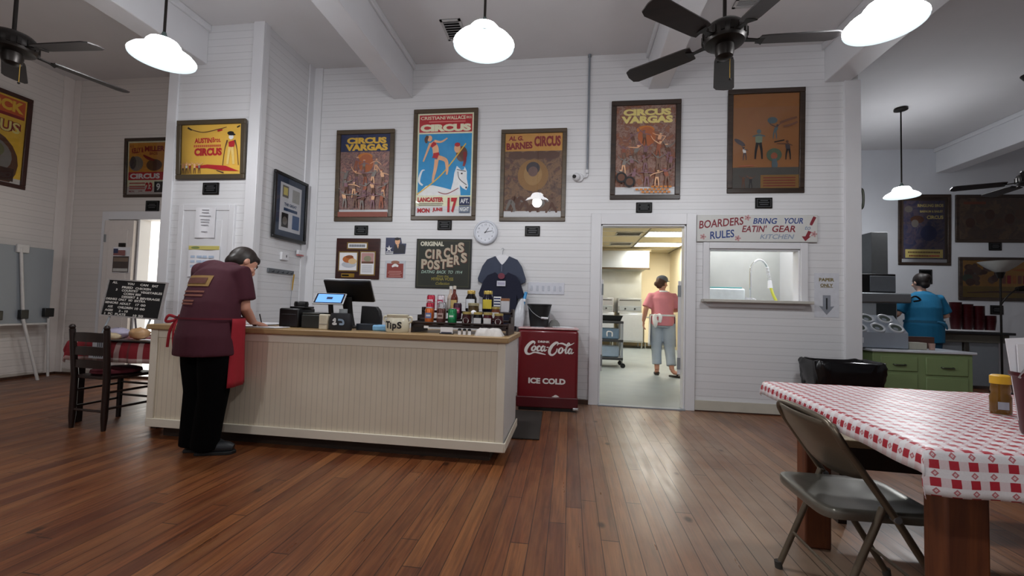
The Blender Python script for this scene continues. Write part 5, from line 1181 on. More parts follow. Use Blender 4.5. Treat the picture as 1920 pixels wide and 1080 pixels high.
# ------------------------------------------------------------------ kitchen beyond the doorway
t = thing('exhaust_hood', 'long stainless exhaust hood along the kitchen back wall', 'hood', (0, 0, 0))
m = MB(); m.box(-.5, 2.12, 12.1, 13.28, 2.22, 2.70, STEEL); m.build('canopy', t, bevel=.01)
m = MB(); m.box(-.5, 2.13, 12.08, 12.12, 2.18, 2.23, M('grease_dark', '#4a3d2d', .4, .4)); m.build('drip_edge', t, bevel=.004)
m = MB(); m.box(-.5, 2.10, 13.25, 13.29, 1.0, 2.22, STAIN); m.build('back_splash', t)
m = MB(); m.box(-.5, 2.2, 12.3, 13.28, 2.70, 2.79, M('soffit_beige', '#cfc3a6', .6)); m.build('soffit', t)
def fryer(x, w, label, first=[]):
    t = thing('deep_fryer', label, 'fryer', (x, 12.3, 0), group='stainless fryers in the kitchen')
    m = MB(); m.box(0, w, 0, .75, .17, .98, STEEL); m.build('cabinet', t, bevel=.006)
    m = MB(); m.box(0, w, .35, .75, .98, 1.40, STEEL); m.box(.06*w, .94*w, .33, .36, 1.33, 1.355, M('slot_dark', '#34322c', .4)); m.build('flue_panel', t, bevel=.006)
    m = MB(); m.box(.04*w, .96*w, .30, .36, 1.05, 1.18, STEEL_DULL); m.build('control_panel', t, bevel=.004)
    for q in (.3, .7): m = MB(); m.cyl((q*w, .30, 1.10), (q*w, .27, 1.10), .025, BLACK, n=12); m.build('knob', t)
    m = MB(); m.box(.03*w, .97*w, -.012, 0, .22, .95, M('fryer_door_steel', '#cdd2da', .3, .7, var=.05)); m.build('door', t, bevel=.004)
    for a in (.05, .95):
        for b in (.05, .70): m = MB(); m.cyl((a*w, b, 0), (a*w, b, .17), .022, STEEL, n=10); m.build('leg', t)
fryer(1.36, .66, 'stainless fryer in the kitchen directly left of the person in pink')
fryer(.55, .68, 'stainless fryer at the left of the doorway view, behind the cart')
t = thing('prep_cabinet', 'yellowish low cabinet behind the person in pink', 'cabinet', (2.06, 12.4, 0))
m = MB(); m.box(0, .55, 0, .6, .17, .86, KWALL); m.build('body', t, bevel=.005); m = MB(); m.box(-.01, .56, -.01, .6, .86, .89, STEEL); m.build('top', t)
for a in (.04, .51): m = MB(); m.cyl((a, .05, 0), (a, .05, .17), .02, STEEL, n=10); m.build('leg', t)
# cart
t = thing('utility_cart', 'grey three shelf utility cart with black bins at the left of the kitchen doorway', 'cart', (.70, 8.15, 0))
CG = M('cart_grey', '#9ba3ad', .5)
for x in (-.28, .26):
    for y in (0, .42):
        m = MB(); m.box(x-.02, x+.02, y-.02, y+.02, .13, .86, CG); m.build('post', t, bevel=.004)
        m = MB(); m.cyl((x, y, .13), (x+.015, y, .06), .014, STEEL_DULL, n=8); m.build('caster_fork', t)
        m = MB(); m.cyl((x+.02, y-.015, .045), (x+.02, y+.015, .045), .045, BLACK, n=18); m.build('caster', t)
for z in (.17, .50, .84): m = MB(); m.box(-.30, .28, -.03, .45, z-.025, z+.02, M('cart_shelf_dark', '#33363a', .5)); m.build('shelf', t, bevel=.006)
t = thing('dish_bin', 'black dish bin on top of the cart', 'bin', (.69, 8.30, .862))
m = MB(); m.sect([[(a*x, b*y, z) for x, y in ((-1, -1), (1, -1), (1, 1), (-1, 1))] for a, b, z in ((.24, .14, 0), (.28, .17, .10), (.29, .18, .10), (.27, .165, .09), (.23, .13, .01))], BLACK, caps=True); m.build('bin', t, smooth=0, bevel=.008)
t = thing('storage_tub', 'blue grey storage tub on the cart\'s middle shelf', 'tub', (.69, 8.3, .522))
m = MB(); m.box(-.22, .22, -.14, .14, 0, .2, M('tub_blue', '#6f8ba6', .4)); m.build('tub', t, bevel=.02); m = MB(); m.tube([(.0, -.142, .05), (.0, -.145, .13), (.05, -.145, .14), (.09, -.145, .12), (.09, -.142, .05)], .012, PAPER, 6, sm=4); m.build('letter_mark', t)
t = thing('storage_tub', 'pale blue storage tub on the cart\'s lowest shelf', 'tub', (.69, 8.3, .192))
m = MB(); m.box(-.22, .22, -.14, .14, 0, .2, M('tub_pale', '#9fb4cb', .4)); m.build('tub', t, bevel=.02)
# dish room behind the serving window
t = thing('sink_counter', 'stainless sink counter behind the serving window', 'counter', (0, 0, 0))
m = MB(); m.box(1.75, 2.9, 5.45, 6.05, 1.14, 1.17, STEEL); m.build('top', t)
m = MB(); m.box(1.78, 2.88, 5.5, 6.0, .6, 1.14, STEEL); m.build('basin', t)
for a in (1.82, 2.84):
    for b in (5.52, 5.98): m = MB(); m.cyl((a, b, 0), (a, b, .6), .02, STEEL, n=8); m.build('leg', t)
t = thing('spray_faucet', 'arched chrome pre rinse spray faucet seen through the serving window', 'faucet', (2.19, 5.62, 1.17))
m = MB(); m.cyl((0, 0, 0), (0, 0, .06), .028, STEEL, n=14); m.build('base', t)
m = MB(); m.tube([(0, 0, .05), (0, 0, .40), (.02, 0, .50), (.08, 0, .56), (.14, 0, .55), (.19, 0, .48), (.215, 0, .38)], .012, M('chrome', '#d9dcde', .12, .9), 10, sm=6); m.build('riser', t)
m = MB()
for i in range(9): 
    u_ = i/8; m.T = Matrix.Translation((.19+.03*u_, 0, .47-.16*u_)); m.lathe([(.012, -.006), (.02, 0), (.012, .006)], (0, 0, 0), PAPER, 10)
m.T = Matrix.Identity(4); m.build('spring', t)
m = MB(); m.cyl((.22, 0, .31), (.225, 0, .22), .022, PAPER, n=12, r1=.028); m.build('spray_head', t)
m = MB(); m.tube([(.225, .0, .25), (.25, -.02, .14), (.29, -.03, .05)], .016, M('hose_yellow', '#cfd04a', .4), 8, sm=4); m.build('hose', t)
t = thing('dish_tub', 'white plastic tub with a turquoise rim at the left of the serving window', 'tub', (1.88, 5.62, 1.17))
m = MB(); m.box(-.22, .20, -.14, .14, 0, .20, M('tub_white', '#dfe6e8', .4)); m.build('tub', t, bevel=.02)
m = MB(); m.box(-.19, .17, -.12, .12, .20, .215, M('rim_turquoise', '#4fa6a8', .4)); m.build('contents', t, bevel=.006)
t = thing('pitcher', 'white pitcher with a curved handle right of the plastic tub', 'pitcher', (2.125, 5.50, 1.17))
m = MB(); m.lathe([(.001, 0), (.035, 0), (.04, .09), (.001, .09)], (0, 0, 0), PAPER, 16); m.build('body', t); m = MB(); m.tube([(.035, 0, .08), (.075, 0, .07), (.075, 0, .03), (.036, 0, .02)], .008, PAPER, 6, sm=4); m.build('handle', t)

# ------------------------------------------------------------------ right hand room
# waste bin
BAG = M('bag_black_film', '#0a0a0d', .22, var=.3, scale=30)
t = thing('waste_bin', 'grey waste bin lined with a black bag under the PAPER ONLY sign', 'bin', (2.62, 4.60, 0))
m = MB(); m.sect([[(a*x, b*y, z) for x, y in ((-1, -1), (1, -1), (1, 1), (-1, 1))] for a, b, z in ((.20, .13, 0), (.27, .17, .60))], M('bin_slate', '#3a3f49', .55)); m.build('bin', t, smooth=0, bevel=.015)
m = MB(); rnd = random.Random(11); secs = []
for lvl, (a, b, z) in enumerate(((.268, .172, .37), (.288, .19, .40), (.298, .198, .48), (.308, .203, .56), (.312, .206, .62), (.298, .192, .645), (.275, .17, .63), (.25, .15, .52), (.2, .1, .42))):
    sc_ = []
    for k_ in range(64):
        an = 2*pi*k_/64; cx_, sx_ = cos(an), sin(an); e_ = .32
        x = a*math.copysign(abs(cx_)**e_, cx_); y = b*math.copysign(abs(sx_)**e_, sx_); w_ = (1+.022*sin(k_*.9+lvl*1.9)+.012*sin(k_*2.2+lvl)+rnd.uniform(-.006, .006))
        sc_.append((x*w_, y*w_, z+(.02*sin(k_*.5+lvl*2.1) if lvl < 5 else .006*sin(k_*.7))+.004*sin(an*2+1)))
    secs.append(sc_)
m.sect(secs, BAG, caps=False); m.build('liner', t, smooth=70)
# green cabinet
GR = M('cabinet_green', '#7f9265', .5, var=.07, scale=4)
t = thing('kitchen_cabinet', 'pale green vintage cabinet with a white enamel top', 'cabinet', (3.05, 5.2, 0))
m = MB(); m.box(.23, 1.19, 0, .55, .0, .70, GR); m.build('carcass', t, bevel=.004)
m = MB(); m.box(-.02, .23, .18, .55, 0, .715, GR); m.build('side_section', t, bevel=.004)
EN = M('enamel_top_white', '#d2d6de', .25, var=.04)
m = MB(); m.box(.205, 1.215, -.03, .56, .70, .728, EN); m.build('enamel_top', t, bevel=.008)
m = MB(); m.box(-.02, .205, .16, .56, .715, .735, EN); m.build('side_top', t, bevel=.006)
def handle(x, z, par):
    m = MB(); m.tube([(x-.055, -.012, z+.004), (x-.045, -.035, z), (x+.045, -.035, z), (x+.055, -.012, z+.004)], .008, M('pull_nickel', '#5d6355', .3, .7), 8, sm=4); m.build('pull', par)
for nm, x0, x1, z0, z1 in (('drawer', .30, .66, .50, .655), ('drawer', .74, 1.14, .47, .655), ('door', .30, .66, .06, .47), ('door', .74, 1.14, .06, .44)):
    m = MB(); m.box(x0, x1, -.014, 0, z0, z1, GR); o = m.build(nm, t, bevel=.006)
    if nm == 'drawer': handle((x0+x1)/2, (z0+z1)/2-.01, o)
    else: m = MB(); m.ball((x1-.04 if x0 < .5 else x0+.04, -.025, .30), .014, IRON, 8); m.build('knob', o)
# cup dispenser
t = thing('cup_dispenser', 'grey dispenser box with six slanted round cup holes on the green cabinet', 'dispenser', (3.42, 5.42, .735))
DG = M('dispenser_grey', '#8d95a0', .4, var=.05, scale=4); RIM = M('dispenser_rim', '#c3c7cd', .3)
m = MB(); m.add([(x, y, z) for x in (-.36, .255) for y, z in ((-.16, 0), (-.16, .17), (.06, .36), (.14, .36), (.14, 0))], [(4, 3, 2, 1, 0), (5, 6, 7, 8, 9), (0, 1, 6, 5), (1, 2, 7, 6), (2, 3, 8, 7), (3, 4, 9, 8), (4, 0, 5, 9)], DG); m.build('housing', t, smooth=0, bevel=.006)
tl = math.atan2(.19, .22)
for r_, (z_, y_) in enumerate(((.215, -.108), (.315, .008))):
    for c_ in range(3):
        x_ = -.265+.185*c_+.075*(0 if r_ else 0)+(.0 if r_ == 0 else -.04)+.06
        T_ = Matrix.Translation((x_, y_, z_)) @ Matrix.Rotation(tl-pi/2+pi/2, 4, 'X')
        m = MB(); m.T = T_; m.lathe([(.048, .0), (.072, .0), (.072, .016), (.062, .02), (.050, .012)], (0, 0, 0), RIM, 24, caps=False); o = m.build('cup_ring', t)
        m = MB(); m.T = T_; m.lathe([(.001, -.03), (.055, -.03), (.058, .004), (.05, .006), (.001, -.012)], (0, 0, .004), M('hole_dark', '#4d5650', .4), 20); m.build('cup_well', t)
m = MB(); m.rect(-.23, -.19, .05, .11, -.1605, RIM); m.build('latch', t, smooth=0)
t = thing('napkin_box', 'small white box right of the cup dispenser', 'box', (3.80, 5.36, .73))
m = MB(); m.box(-.09, .085, -.06, .06, 0, .075, M('box_ivory', '#a9a89c', .6)); m.build('box', t, bevel=.004)
t = thing('wood_crate', 'brown wooden crate behind the white box on the green cabinet', 'crate', (3.96, 5.60, .73))
m = MB(); m.box(-.30, .20, -.03, .03, .0, .13, wood('crate_brown', '#3f2620', '#5a3a30', .6)); m.build('crate', t, bevel=.004)
t = thing('tea_glass', 'small glass with a pink drink on the green cabinet', 'glass', (3.96, 5.34, .73))
m = MB(); m.lathe([(.001, 0), (.025, 0), (.03, .07), (.001, .07)], (0, 0, 0), M('pink_drink', '#a98a80', .2), 14); m.build('tumbler', t)
# beverage machine with duct
t = thing('beverage_machine', 'tall grey stainless beverage machine with a black head and a duct', 'machine', (4.08, 6.55, 0))
MG = M('machine_grey', '#aab2b9', .4, .2, var=.06, scale=3)
m = MB(); m.box(-.32, .36, 0, .45, .0, 1.27, MG); m.build('body', t, bevel=.008)
m = MB(); m.box(-.32, .50, -.06, .5, 1.27, 1.405, STEEL_DULL); m.build('shelf_hood', t, bevel=.02)
m = MB(); m.box(.10, .345, -.006, 0, .95, 1.26, M('machine_panel_dark', '#2d3438', .3)); m.build('dark_panel', t)
m = MB(); m.box(-.12, .36, .02, .40, 1.41, 1.67, BLACK); m.build('head', t, bevel=.006)
m = MB(); m.box(.03, .35, .005, .02, 1.425, 1.64, M('head_front_grey', '#6b7177', .4)); m.build('head_front', t, bevel=.004)
m = MB(); m.box(.12, .33, .12, .34, 1.67, 2.27, M('duct_olive_grey', '#66696a', .5)); m.build('duct', t, bevel=.004)
m = MB(); m.tube([(.50, .0, 1.33), (.60, .02, 1.37), (.66, .02, 1.32), (.58, .02, 1.30)], .012, BLACK, 8, sm=4); m.build('lever', t)
# back counter
t = thing('back_counter', 'long dark topped serving counter with grey panels at the far wall', 'counter', (0, 0, 0))
m = MB(); m.box(4.5, 6.75, 7.55, 8.2, .845, .885, M('counter_black', '#101216', .3)); m.build('countertop', t, bevel=.006)
m = MB(); m.box(4.55, 6.7, 7.6, 8.2, .72, .845, M('counter_band', '#5c5a52', .6, var=.15)); m.build('apron', t)
for i, x in enumerate((4.6, 5.1, 5.62, 6.12)):
    m = MB(); m.box(x+.06, x+.46, 7.63, 8.15, .05, .72, M('counter_panel_grey', '#7f868d', .5, var=.06)); m.build('panel', t, bevel=.004)
    m = MB(); m.box(x-.02, x+.04, 7.61, 8.15, 0, .72, M('counter_post', '#3d3a36', .6)); m.build('post', t, bevel=.004)
t = thing('serving_tray', 'long white tray with red cup stacks on the far counter', 'tray', (6.42, 7.80, .885))
m = MB(); m.box(-.48, .20, -.13, .13, 0, .025, PAPER); m.build('tray_body', t, bevel=.006)
CUP = M('cup_maroon', '#3a0a12', .35)
def cupstack(x, n, label, cups=[]):
    for i in range(n):
        if not cups:
            m = MB(); m.lathe([(.001, 0), (.058, 0), (.074, .15), (.078, .156), (.073, .158), (.056, .006), (.001, .006)], (0, 0, 0), CUP, 18); o = m.build('plastic_cup'); cups.append(o)
        else: o = cups[0].copy(); COL.objects.link(o)
        o.location = (x, 7.80, .911+.025*i); tag(o, label, 'cup', label[label.index('in the')+7:])
cupstack(6.13, 12, 'dark red plastic cup nested in the tallest cup stack, beside the person in blue')
cupstack(6.29, 11, 'dark red plastic cup nested in the second cup stack from the person in blue'); cupstack(6.45, 10, 'dark red plastic cup nested in the third cup stack from the person in blue'); cupstack(6.61, 4, 'dark red plastic cup nested in the shortest cup stack, nearest the floor lamp')
# floor lamp
t = thing('floor_lamp', 'dark floor lamp with an upturned bowl shade and a side reading light', 'lamp', (6.36, 7.33, 0))
m = MB(); m.lathe([(.001, 0), (.14, 0), (.14, .015), (.03, .03), (.001, .03)], (0, 0, 0), IRON, 24); m.build('base', t)
m = MB(); m.cyl((0, 0, .02), (0, 0, 1.74), .013, IRON, n=10); m.build('pole', t)
m = MB(); m.lathe([(.001, 1.70), (.03, 1.70), (.055, 1.79), (.001, 1.79)], (0, 0, 0), IRON, 18); m.build('socket', t)
m = MB(); m.lathe([(.03, 1.78), (.08, 1.81), (.16, 1.87), (.24, 1.95), (.234, 1.95), (.15, 1.877), (.07, 1.825), (.02, 1.795)], (0, 0, 0), M('frosted_bowl', '#a9aba8', .4), 28, caps=False); m.build('bowl_shade', t)
m = MB(); m.tube([(0, 0, 1.30), (.05, -.03, 1.42), (.14, -.05, 1.52), (.20, -.05, 1.545)], .010, IRON, 8, sm=5); m.build('arm', t)
m = MB(); m.cyl((.17, -.05, 1.54), (.29, -.05, 1.555), .035, IRON, n=14, r1=.05); m.build('arm_socket', t)
m = MB(); m.lathe([(.05, 0), (.085, .05), (.095, .12), (.08, .19), (.04, .21), (.001, .212)], (0, 0, 0), M('reading_shade_white', '#c9ccd0', .4), 20, caps=False); m.T = Matrix.Identity(4)
q = Matrix.Translation((.28, -.05, 1.553)) @ Matrix.Rotation(pi/2, 4, 'Y'); m.v = [tuple(q @ Vector(v)) for v in m.v]; m.build('reading_shade', t)
# ------------------------------------------------------------------ foreground table
LEGWOOD = wood('table_leg_redwood', '#4c2413', '#7a4322', .5, 2)
BENCHWOOD = wood('bench_brown', '#3a2416', '#5c3d28', .5)
TR = radians(-2.5); TC = (1.901, 1.748); TW, TD, TZ2 = 1.90, 1.03, .735
t = thing('dining_table', 'heavy wooden dining table with thick square legs, under a red checked cloth', 'table', (TC[0], TC[1], 0), TR)
m = MB(); m.box(-TW/2, TW/2, -TD/2, TD/2, TZ2-.035, TZ2, BENCHWOOD); m.build('tabletop', t)
for x, y in ((-TW/2+.205, -TD/2+.20), (-TW/2+.19, TD/2-.045), (TW/2-.19, -TD/2+.17), (TW/2-.19, TD/2-.12)):
    m = MB(); m.box(x-.055, x+.055, y-.045, y+.045, 0, TZ2-.035, LEGWOOD); m.build('leg', t, bevel=.008)
m = MB(); m.box(-TW/2+.26, TW/2-.26, TD/2-.15, TD/2-.11, .58, .70, DARKWOOD); m.build('apron', t)
m = MB(); m.box(-TW/2+.19, -TW/2+.24, -TD/2+.22, TD/2-.17, .60, .70, DARKWOOD); m.build('apron', t)
draped('checked_tablecloth', 'red and white checked vinyl cloth covering the big dining table', TC[0], TC[1], TZ2, TW+.02, TD+.02, (.062, .10, .113, .06), gingham('red_gingham'), TR, .006, 120, 80, .02)
def bench(x, y, rz, ln, label, top, dark):
    t = thing('bench', label, 'bench', (x, y, 0), rz, 'wooden benches at the table')
    m = MB(); m.box(0, ln, -.13, .13, .40, .44, top); m.build('seat', t, bevel=.005)
    for q in (.10, ln-.14): m = MB(); m.add([(xx, yy, z) for xx in (q, q+.04) for yy, z in ((-.10, 0), (.10, 0), (.12, .40), (-.12, .40))], [(3, 2, 1, 0), (4, 5, 6, 7), (0, 1, 5, 4), (1, 2, 6, 5), (2, 3, 7, 6), (3, 0, 4, 7)], dark); m.build('leg', t)
    m = MB(); m.box(.14, ln-.14, -.02, .02, .26, .40, dark); m.build('stretcher', t)
bench(1.31, 2.60, TR, 1.5, 'light topped bench along the far side of the dining table', wood('bench_pale', '#7a6a52', '#a08f74', .5), DARKWOOD)
bench(1.34, 1.36, TR, 1.4, 'dark brown bench under the near side of the dining table', BENCHWOOD, DARKWOOD)
# folding chair
CH = M('folding_chair_taupe', '#6a6052', .32, .55, var=.08, scale=6)
t = thing('folding_chair', 'taupe metal folding chair pushed up to the left end of the dining table', 'chair', (.905, 1.835, 0))
HY = .205; top = .705
for sy in (-1, 1):
    m = MB(); m.tube([(.43, sy*HY, .012), (.19, sy*HY, .405), (.035, sy*HY, .63)], .0125, CH, 10); m.build('front_leg', t)
    m = MB(); m.tube([(.0, sy*(HY-.022), .012), (.14, sy*(HY-.022), .36), (.165, sy*(HY-.022), .43)], .0115, CH, 10); m.build('rear_leg', t)
    for x, y in ((.43, sy*HY), (0, sy*(HY-.022))): m = MB(); m.cyl((x, y, 0), (x-.004, y, .03), .015, M('rubber_foot_grey', '#3a3733', .8), n=10); m.build('foot_cap', t)
m = MB(); m.tube([(.035, -HY, .63), (.01, -HY+.005, .675), (.0, -HY+.05, top), (-.004, 0, top+.008), (.0, HY-.05, top), (.01, HY-.005, .675), (.035, HY, .63)], .0125, CH, 10, sm=5); m.build('top_rail', t)
m = MB(); nx_, nz_ = 14, 8; vs = []
for j in range(nz_+1):
    for i in range(nx_+1):
        y = -HY+2*HY*i/nx_; v_ = j/nz_; zz = .53-.035*(1-(y/HY)**2)*(1-v_)-.0+(top-.53)*v_; xb = .19-(zz-.405)*(.155/.225) if zz < .63 else .035-(zz-.63)*.4
        vs.append((xb-.035*(1-(y/HY)**2)+.0, y, zz))
m.add(vs, [(j*(nx_+1)+i, j*(nx_+1)+i+1, (j+1)*(nx_+1)+i+1, (j+1)*(nx_+1)+i) for j in range(nz_) for i in range(nx_)], CH); o = m.build('backrest', t, smooth=60)
sm = o.modifiers.new('thickness', 'SOLIDIFY'); sm.thickness = .006; sm.offset = 0
m = MB(); P_ = []
for i in range(40):
    a_ = 2*pi*i/40; cx_, sx_ = cos(a_), sin(a_); P_.append((.175+.195*math.copysign(abs(cx_)**.30, cx_), (.178+.012*cx_*-1)*math.copysign(abs(sx_)**.30, sx_)))
secs = [[(.175+(x-.175)*k_, y*k_, z) for x, y in P_] for k_, z in ((.985, .375), (1.0, .385), (1.0, .398), (.985, .408), (.95, .411), (.80, .404), (.4, .399), (.02, .398))]
m.sect(secs, M('folding_seat_grey', '#77746b', .28, .5, var=.08, scale=6)); m.build('seat', t, smooth=50)
for z, a_, y_ in ((.155, .0, HY-.022), ): m = MB(); m.cyl((.055, -y_, z), (.055, y_, z), .006, CH, n=8); m.build('rear_brace', t)
m = MB(); m.cyl((.36, -HY, .12), (.36, HY, .12), .006, CH, n=8); m.build('front_brace', t)
for sy in (-1, 1): m = MB(); m.cyl((.19, sy*HY*.93, .405), (.19, sy*HY*1.06, .405), .012, STEEL_DULL, n=12); m.build('pivot', t)
# condiments
t = thing('mustard_bottle', 'squat honey mustard bottle with a yellow cap on the checked cloth', 'bottle', (1.555, 1.80, TZ2+.006))
m = MB(); m.lathe([(.001, 0), (.030, 0), (.032, .008), (.032, .060), (.027, .075), (.030, .085), (.027, .110), (.001, .110)], (0, 0, 0), M('honey_amber', '#6a4a1c', .12, var=.3, scale=25), 22, sy=.75); m.build('body', t)
m = MB(); m.lathe([(.001, .108), (.030, .108), (.030, .136), (.023, .140), (.001, .141)], (0, 0, 0), M('cap_yellow', '#d0a024', .4), 22, sy=.8); m.build('cap', t)
m = MB(); m.add([(.0335*sin(a)-.002, -.0255*cos(a), z) for z in (.018, .045) for a in [-.75+.14*i for i in range(8)]], [(i, i+1, i+9, i+8) for i in range(7)], M('label_grey_blue', '#9fa3ad', .5)); m.build('paper_label', t)
t = thing('condiment_caddy', 'dark red plastic pail with a wire handle on the checked cloth', 'caddy', (1.40, 1.47, TZ2+.006))
m = MB(); m.lathe([(.001, 0), (.058, 0), (.062, .01), (.078, .17), (.083, .175), (.083, .185), (.076, .185), (.072, .17), (.056, .012), (.001, .012)], (0, 0, 0), M('caddy_maroon', '#43060f', .4, var=.1, spec=.3), 32); m.build('pail', t)
m = MB(); m.tube([(-.08, 0, .17), (-.075, -.03, .215), (-.03, -.06, .235), (.03, -.06, .235), (.075, -.03, .215), (.08, 0, .17)], .0035, STEEL, 6, sm=5); m.build('bail', t)
t = thing('napkin_bundle', 'white paper napkins standing up out of the red pail', 'napkins', (1.39, 1.49, TZ2+.02))
for i in range(4):
    m = MB(); m.T = Matrix.Rotation(.25*i-.3, 4, 'Z') @ Matrix.Rotation(radians(4*i-6), 4, 'Y'); m.box(-.045, .04, .004*i-.004, .004*i-.001, .03, .275-.02*i, PAPER); m.build('napkin', t, smooth=0)
t = thing('squeeze_bottle', 'orange capped squeeze bottle standing in the red pail', 'bottle', (1.415, 1.43, TZ2+.02))
m = MB(); m.lathe([(.001, 0), (.028, 0), (.028, .15), (.02, .165), (.001, .165)], (0, 0, 0), M('bottle_pale', '#c9b9a4', .3), 18); m.build('body', t)
m = MB(); m.lathe([(.001, .163), (.026, .163), (.024, .205), (.008, .22), (.001, .22)], (0, 0, 0), M('cap_orange', '#c88a24', .4), 18); m.build('cap', t)

# ------------------------------------------------------------------ people
def vec(*a): return Vector(a)
def frame(fw, upv=(0, 0, 1)):
    f = Vector(fw).normalized(); r = f.cross(Vector(upv)).normalized(); u = r.cross(f)
    return Matrix((r, f, u)).transposed().to_4x4()          # local x right, y forward, z up
def head_volumes(m, c, fw, skin, upv=(0, 0, 1), k=1.0):
    T0 = m.T; m.T = Matrix.Translation(c) @ frame(fw, upv) @ Matrix.Scale(k, 4)
    m.ball((0, -.008, .018), .10, skin, 14, (.76, .96, 1.0)); m.ball((0, .022, -.055), .066, skin, 12, (.88, 1.0, .95)); m.ball((0, .062, -.088), .026, skin, 8, (1.1, .9, .8))
    m.ball((0, .094, -.018), .017, skin, 8, (.8, 1.1, 1.5)); m.ball((0, .086, .010), .014, skin, 8, (.7, .8, 1.6))
    for s_ in (-1, 1): m.ball((s_*.079, -.008, -.012), .026, skin, 8, (.35, .7, 1.15)); m.ball((s_*.042, .066, -.03), .026, skin, 8, (1, .8, .8))
    m.T = T0
def head_parts(par, c, fw, upv=(0, 0, 1), k=1.0):
    T_ = Matrix.Translation(c) @ frame(fw, upv) @ Matrix.Scale(k, 4)
    for s_ in (-1, 1):
        m = MB(); m.T = T_; m.ball((s_*.031, .070, .010), .0115, M('eye_white', '#d9d4cf', .2), 10); m.ball((s_*.031, .0793, .010), .0046, M('iris_brown', '#2a1a12', .2), 8); m.build('eye', par)
        m = MB(); m.T = T_; m.tube([(s_*.016, .086, .030), (s_*.033, .081, .036), (s_*.048, .070, .031)], .0038, M('brow_brown', '#2c1c14', .8), 6, sm=3); m.build('eyebrow', par)
    m = MB(); m.T = T_; m.tube([(-.024, .077, -.058), (0, .0875, -.056), (.024, .077, -.058)], .0055, M('lip_rose', '#9c5d55', .5), 8, .8, sm=4); m.build('mouth', par)
def hand(m, w, d, side, skin, palm=None, curl=.5, k=1.0):
    """palm and five fingers from wrist w along d; side = thumb side"""
    d = Vector(d).normalized(); s_ = Vector(side); s_ = (s_-d*s_.dot(d)).normalized(); n = d.cross(s_) if palm is None else Vector(palm).normalized(); w = Vector(w)
    kn = w+d*.085*k
    m.tube([w-d*.01, w+d*.03*k, w+d*.07*k, kn+d*.008], [.026*k, .034*k, .039*k, .034*k], skin, 12, .42, upv=tuple(s_))
    for i, (o, l) in enumerate(((.028, .066), (.0095, .076), (-.0095, .070), (-.027, .055))):
        b = kn+s_*o*k; a1 = d*cos(curl*.5)+n*sin(curl*.5); a2 = d*cos(curl*1.3)+n*sin(curl*1.3)
        p1 = b+a1*l*.45*k; p2 = p1+a2*l*.4*k; p3 = p2+(a2*.7+n*curl*.5).normalized()*l*.25*k
        m.tube([b-d*.015, b, p1, p2, p3], [.010*k, .0098*k, .009*k, .0082*k, .006*k], skin, 8)
    tb = w+d*.025*k+s_*.030*k; td = (d*.65+s_*.7+n*.3).normalized()
    m.tube([w+d*.015*k+s_*.012*k, tb, tb+td*.034*k, tb+(td*.7+d*.5).normalized()*.06*k], [.015*k, .0135*k, .011*k, .008*k], skin, 8)
def patch(par_mesh, name, par, x0, x1, z0, z1, mat, y=0.0, nx=14, nz=8, off=.004, direction=(0, 1, 0), cut=None):
    """print laid onto the cloth beneath it"""
    bv = BVHTree.FromObject(par_mesh, bpy.context.evaluated_depsgraph_get()); m = MB(); vs = []; ok = []
    for j in range(nz+1):
        for i in range(nx+1):
            o = Vector((x0+(x1-x0)*i/nx, y, z0+(z1-z0)*j/nz)); h = bv.ray_cast(o, Vector(direction))
            p = h[0] if h[0] is not None else o; ok.append(h[0] is not None and abs(h[1].x) < .85); vs.append(tuple(p+(h[1]*off if h[1] is not None else Vector())))
    F_ = [(j*(nx+1)+i, j*(nx+1)+i+1, (j+1)*(nx+1)+i+1, (j+1)*(nx+1)+i) for j in range(nz) for i in range(nx)]
    m.add(vs, [f for f in F_ if all(ok[k_] for k_ in f)], mat); return m.build(name, par, smooth=60)
def shoe(par, heel, d, mat, sole, l=.25, h=.075, flop=False):
    m = MB(); T_ = Matrix.Translation(heel) @ frame((d[0], d[1], 0)); m.T = T_
    P_ = [(-.028, 0), (.028, 0), (.036, .06), (.040, .14), (.046, .19), (.034, l-.02), (0, l), (-.034, l-.02), (-.042, .19), (-.036, .14), (-.034, .06)]
    m.sect([[(x, y, z) for x, y in P_] for z in (0, .022)], sole); o = m.build('sole', par, bevel=.004)
    if not flop:
        m = MB(); m.T = T_; m.tube([(0, .01, .055), (0, .06, .062), (0, .13, .05), (0, .19, .042), (0, l-.02, .034)], [.032, .042, .044, .043, .028], mat, 12, .85, sm=3); m.build('shoe_upper', par)
    else:
        m = MB(); m.T = T_; m.tube([(-.04, .12, .022), (-.02, .15, .058), (0, .18, .062), (.02, .15, .058), (.04, .12, .022)], .008, mat, 8, 1.6, sm=3); m.build('strap', par)
BLACKCLOTH = M('trousers_black', '#050506', .95, var=.2, spec=.08); MAROON = M('shirt_burgundy', '#400b1e', .85, var=.10, scale=14); APRED = M('apron_red', '#9a1626', .8, var=.08)
# --- cook leaning over the counter
c0 = thing('person', 'person in burgundy tee and red apron bending over the counter to write', 'person', (-2.48, 2.66, 0))
B = lambda x, y, z: (x+2.48, y-2.66, z)          # positions noted in room coordinates
hipR, hipL = B(-2.375, 2.64, .80), B(-2.575, 2.70, .80)
kneeR, kneeL = B(-2.405, 2.675, .43), B(-2.575, 2.735, .43); ankR, ankL = B(-2.475, 2.70, .085), B(-2.60, 2.735, .085)
pel, waist, chest, neck, hd = B(-2.475, 2.67, .82), B(-2.485, 2.71, 1.0), B(-2.535, 2.80, 1.20), B(-2.525, 2.885, 1.30), B(-2.460, 2.945, 1.342)
shR, shL = B(-2.345, 2.79, 1.255), B(-2.735, 2.875, 1.275); elR, elL = B(-2.315, 2.80, 1.01), B(-2.80, 2.96, 1.05); wrR, wrL = B(-2.372, 2.965, .905), B(-2.63, 3.03, .905)
hf = (.45, .62, -.62)
m = MB()
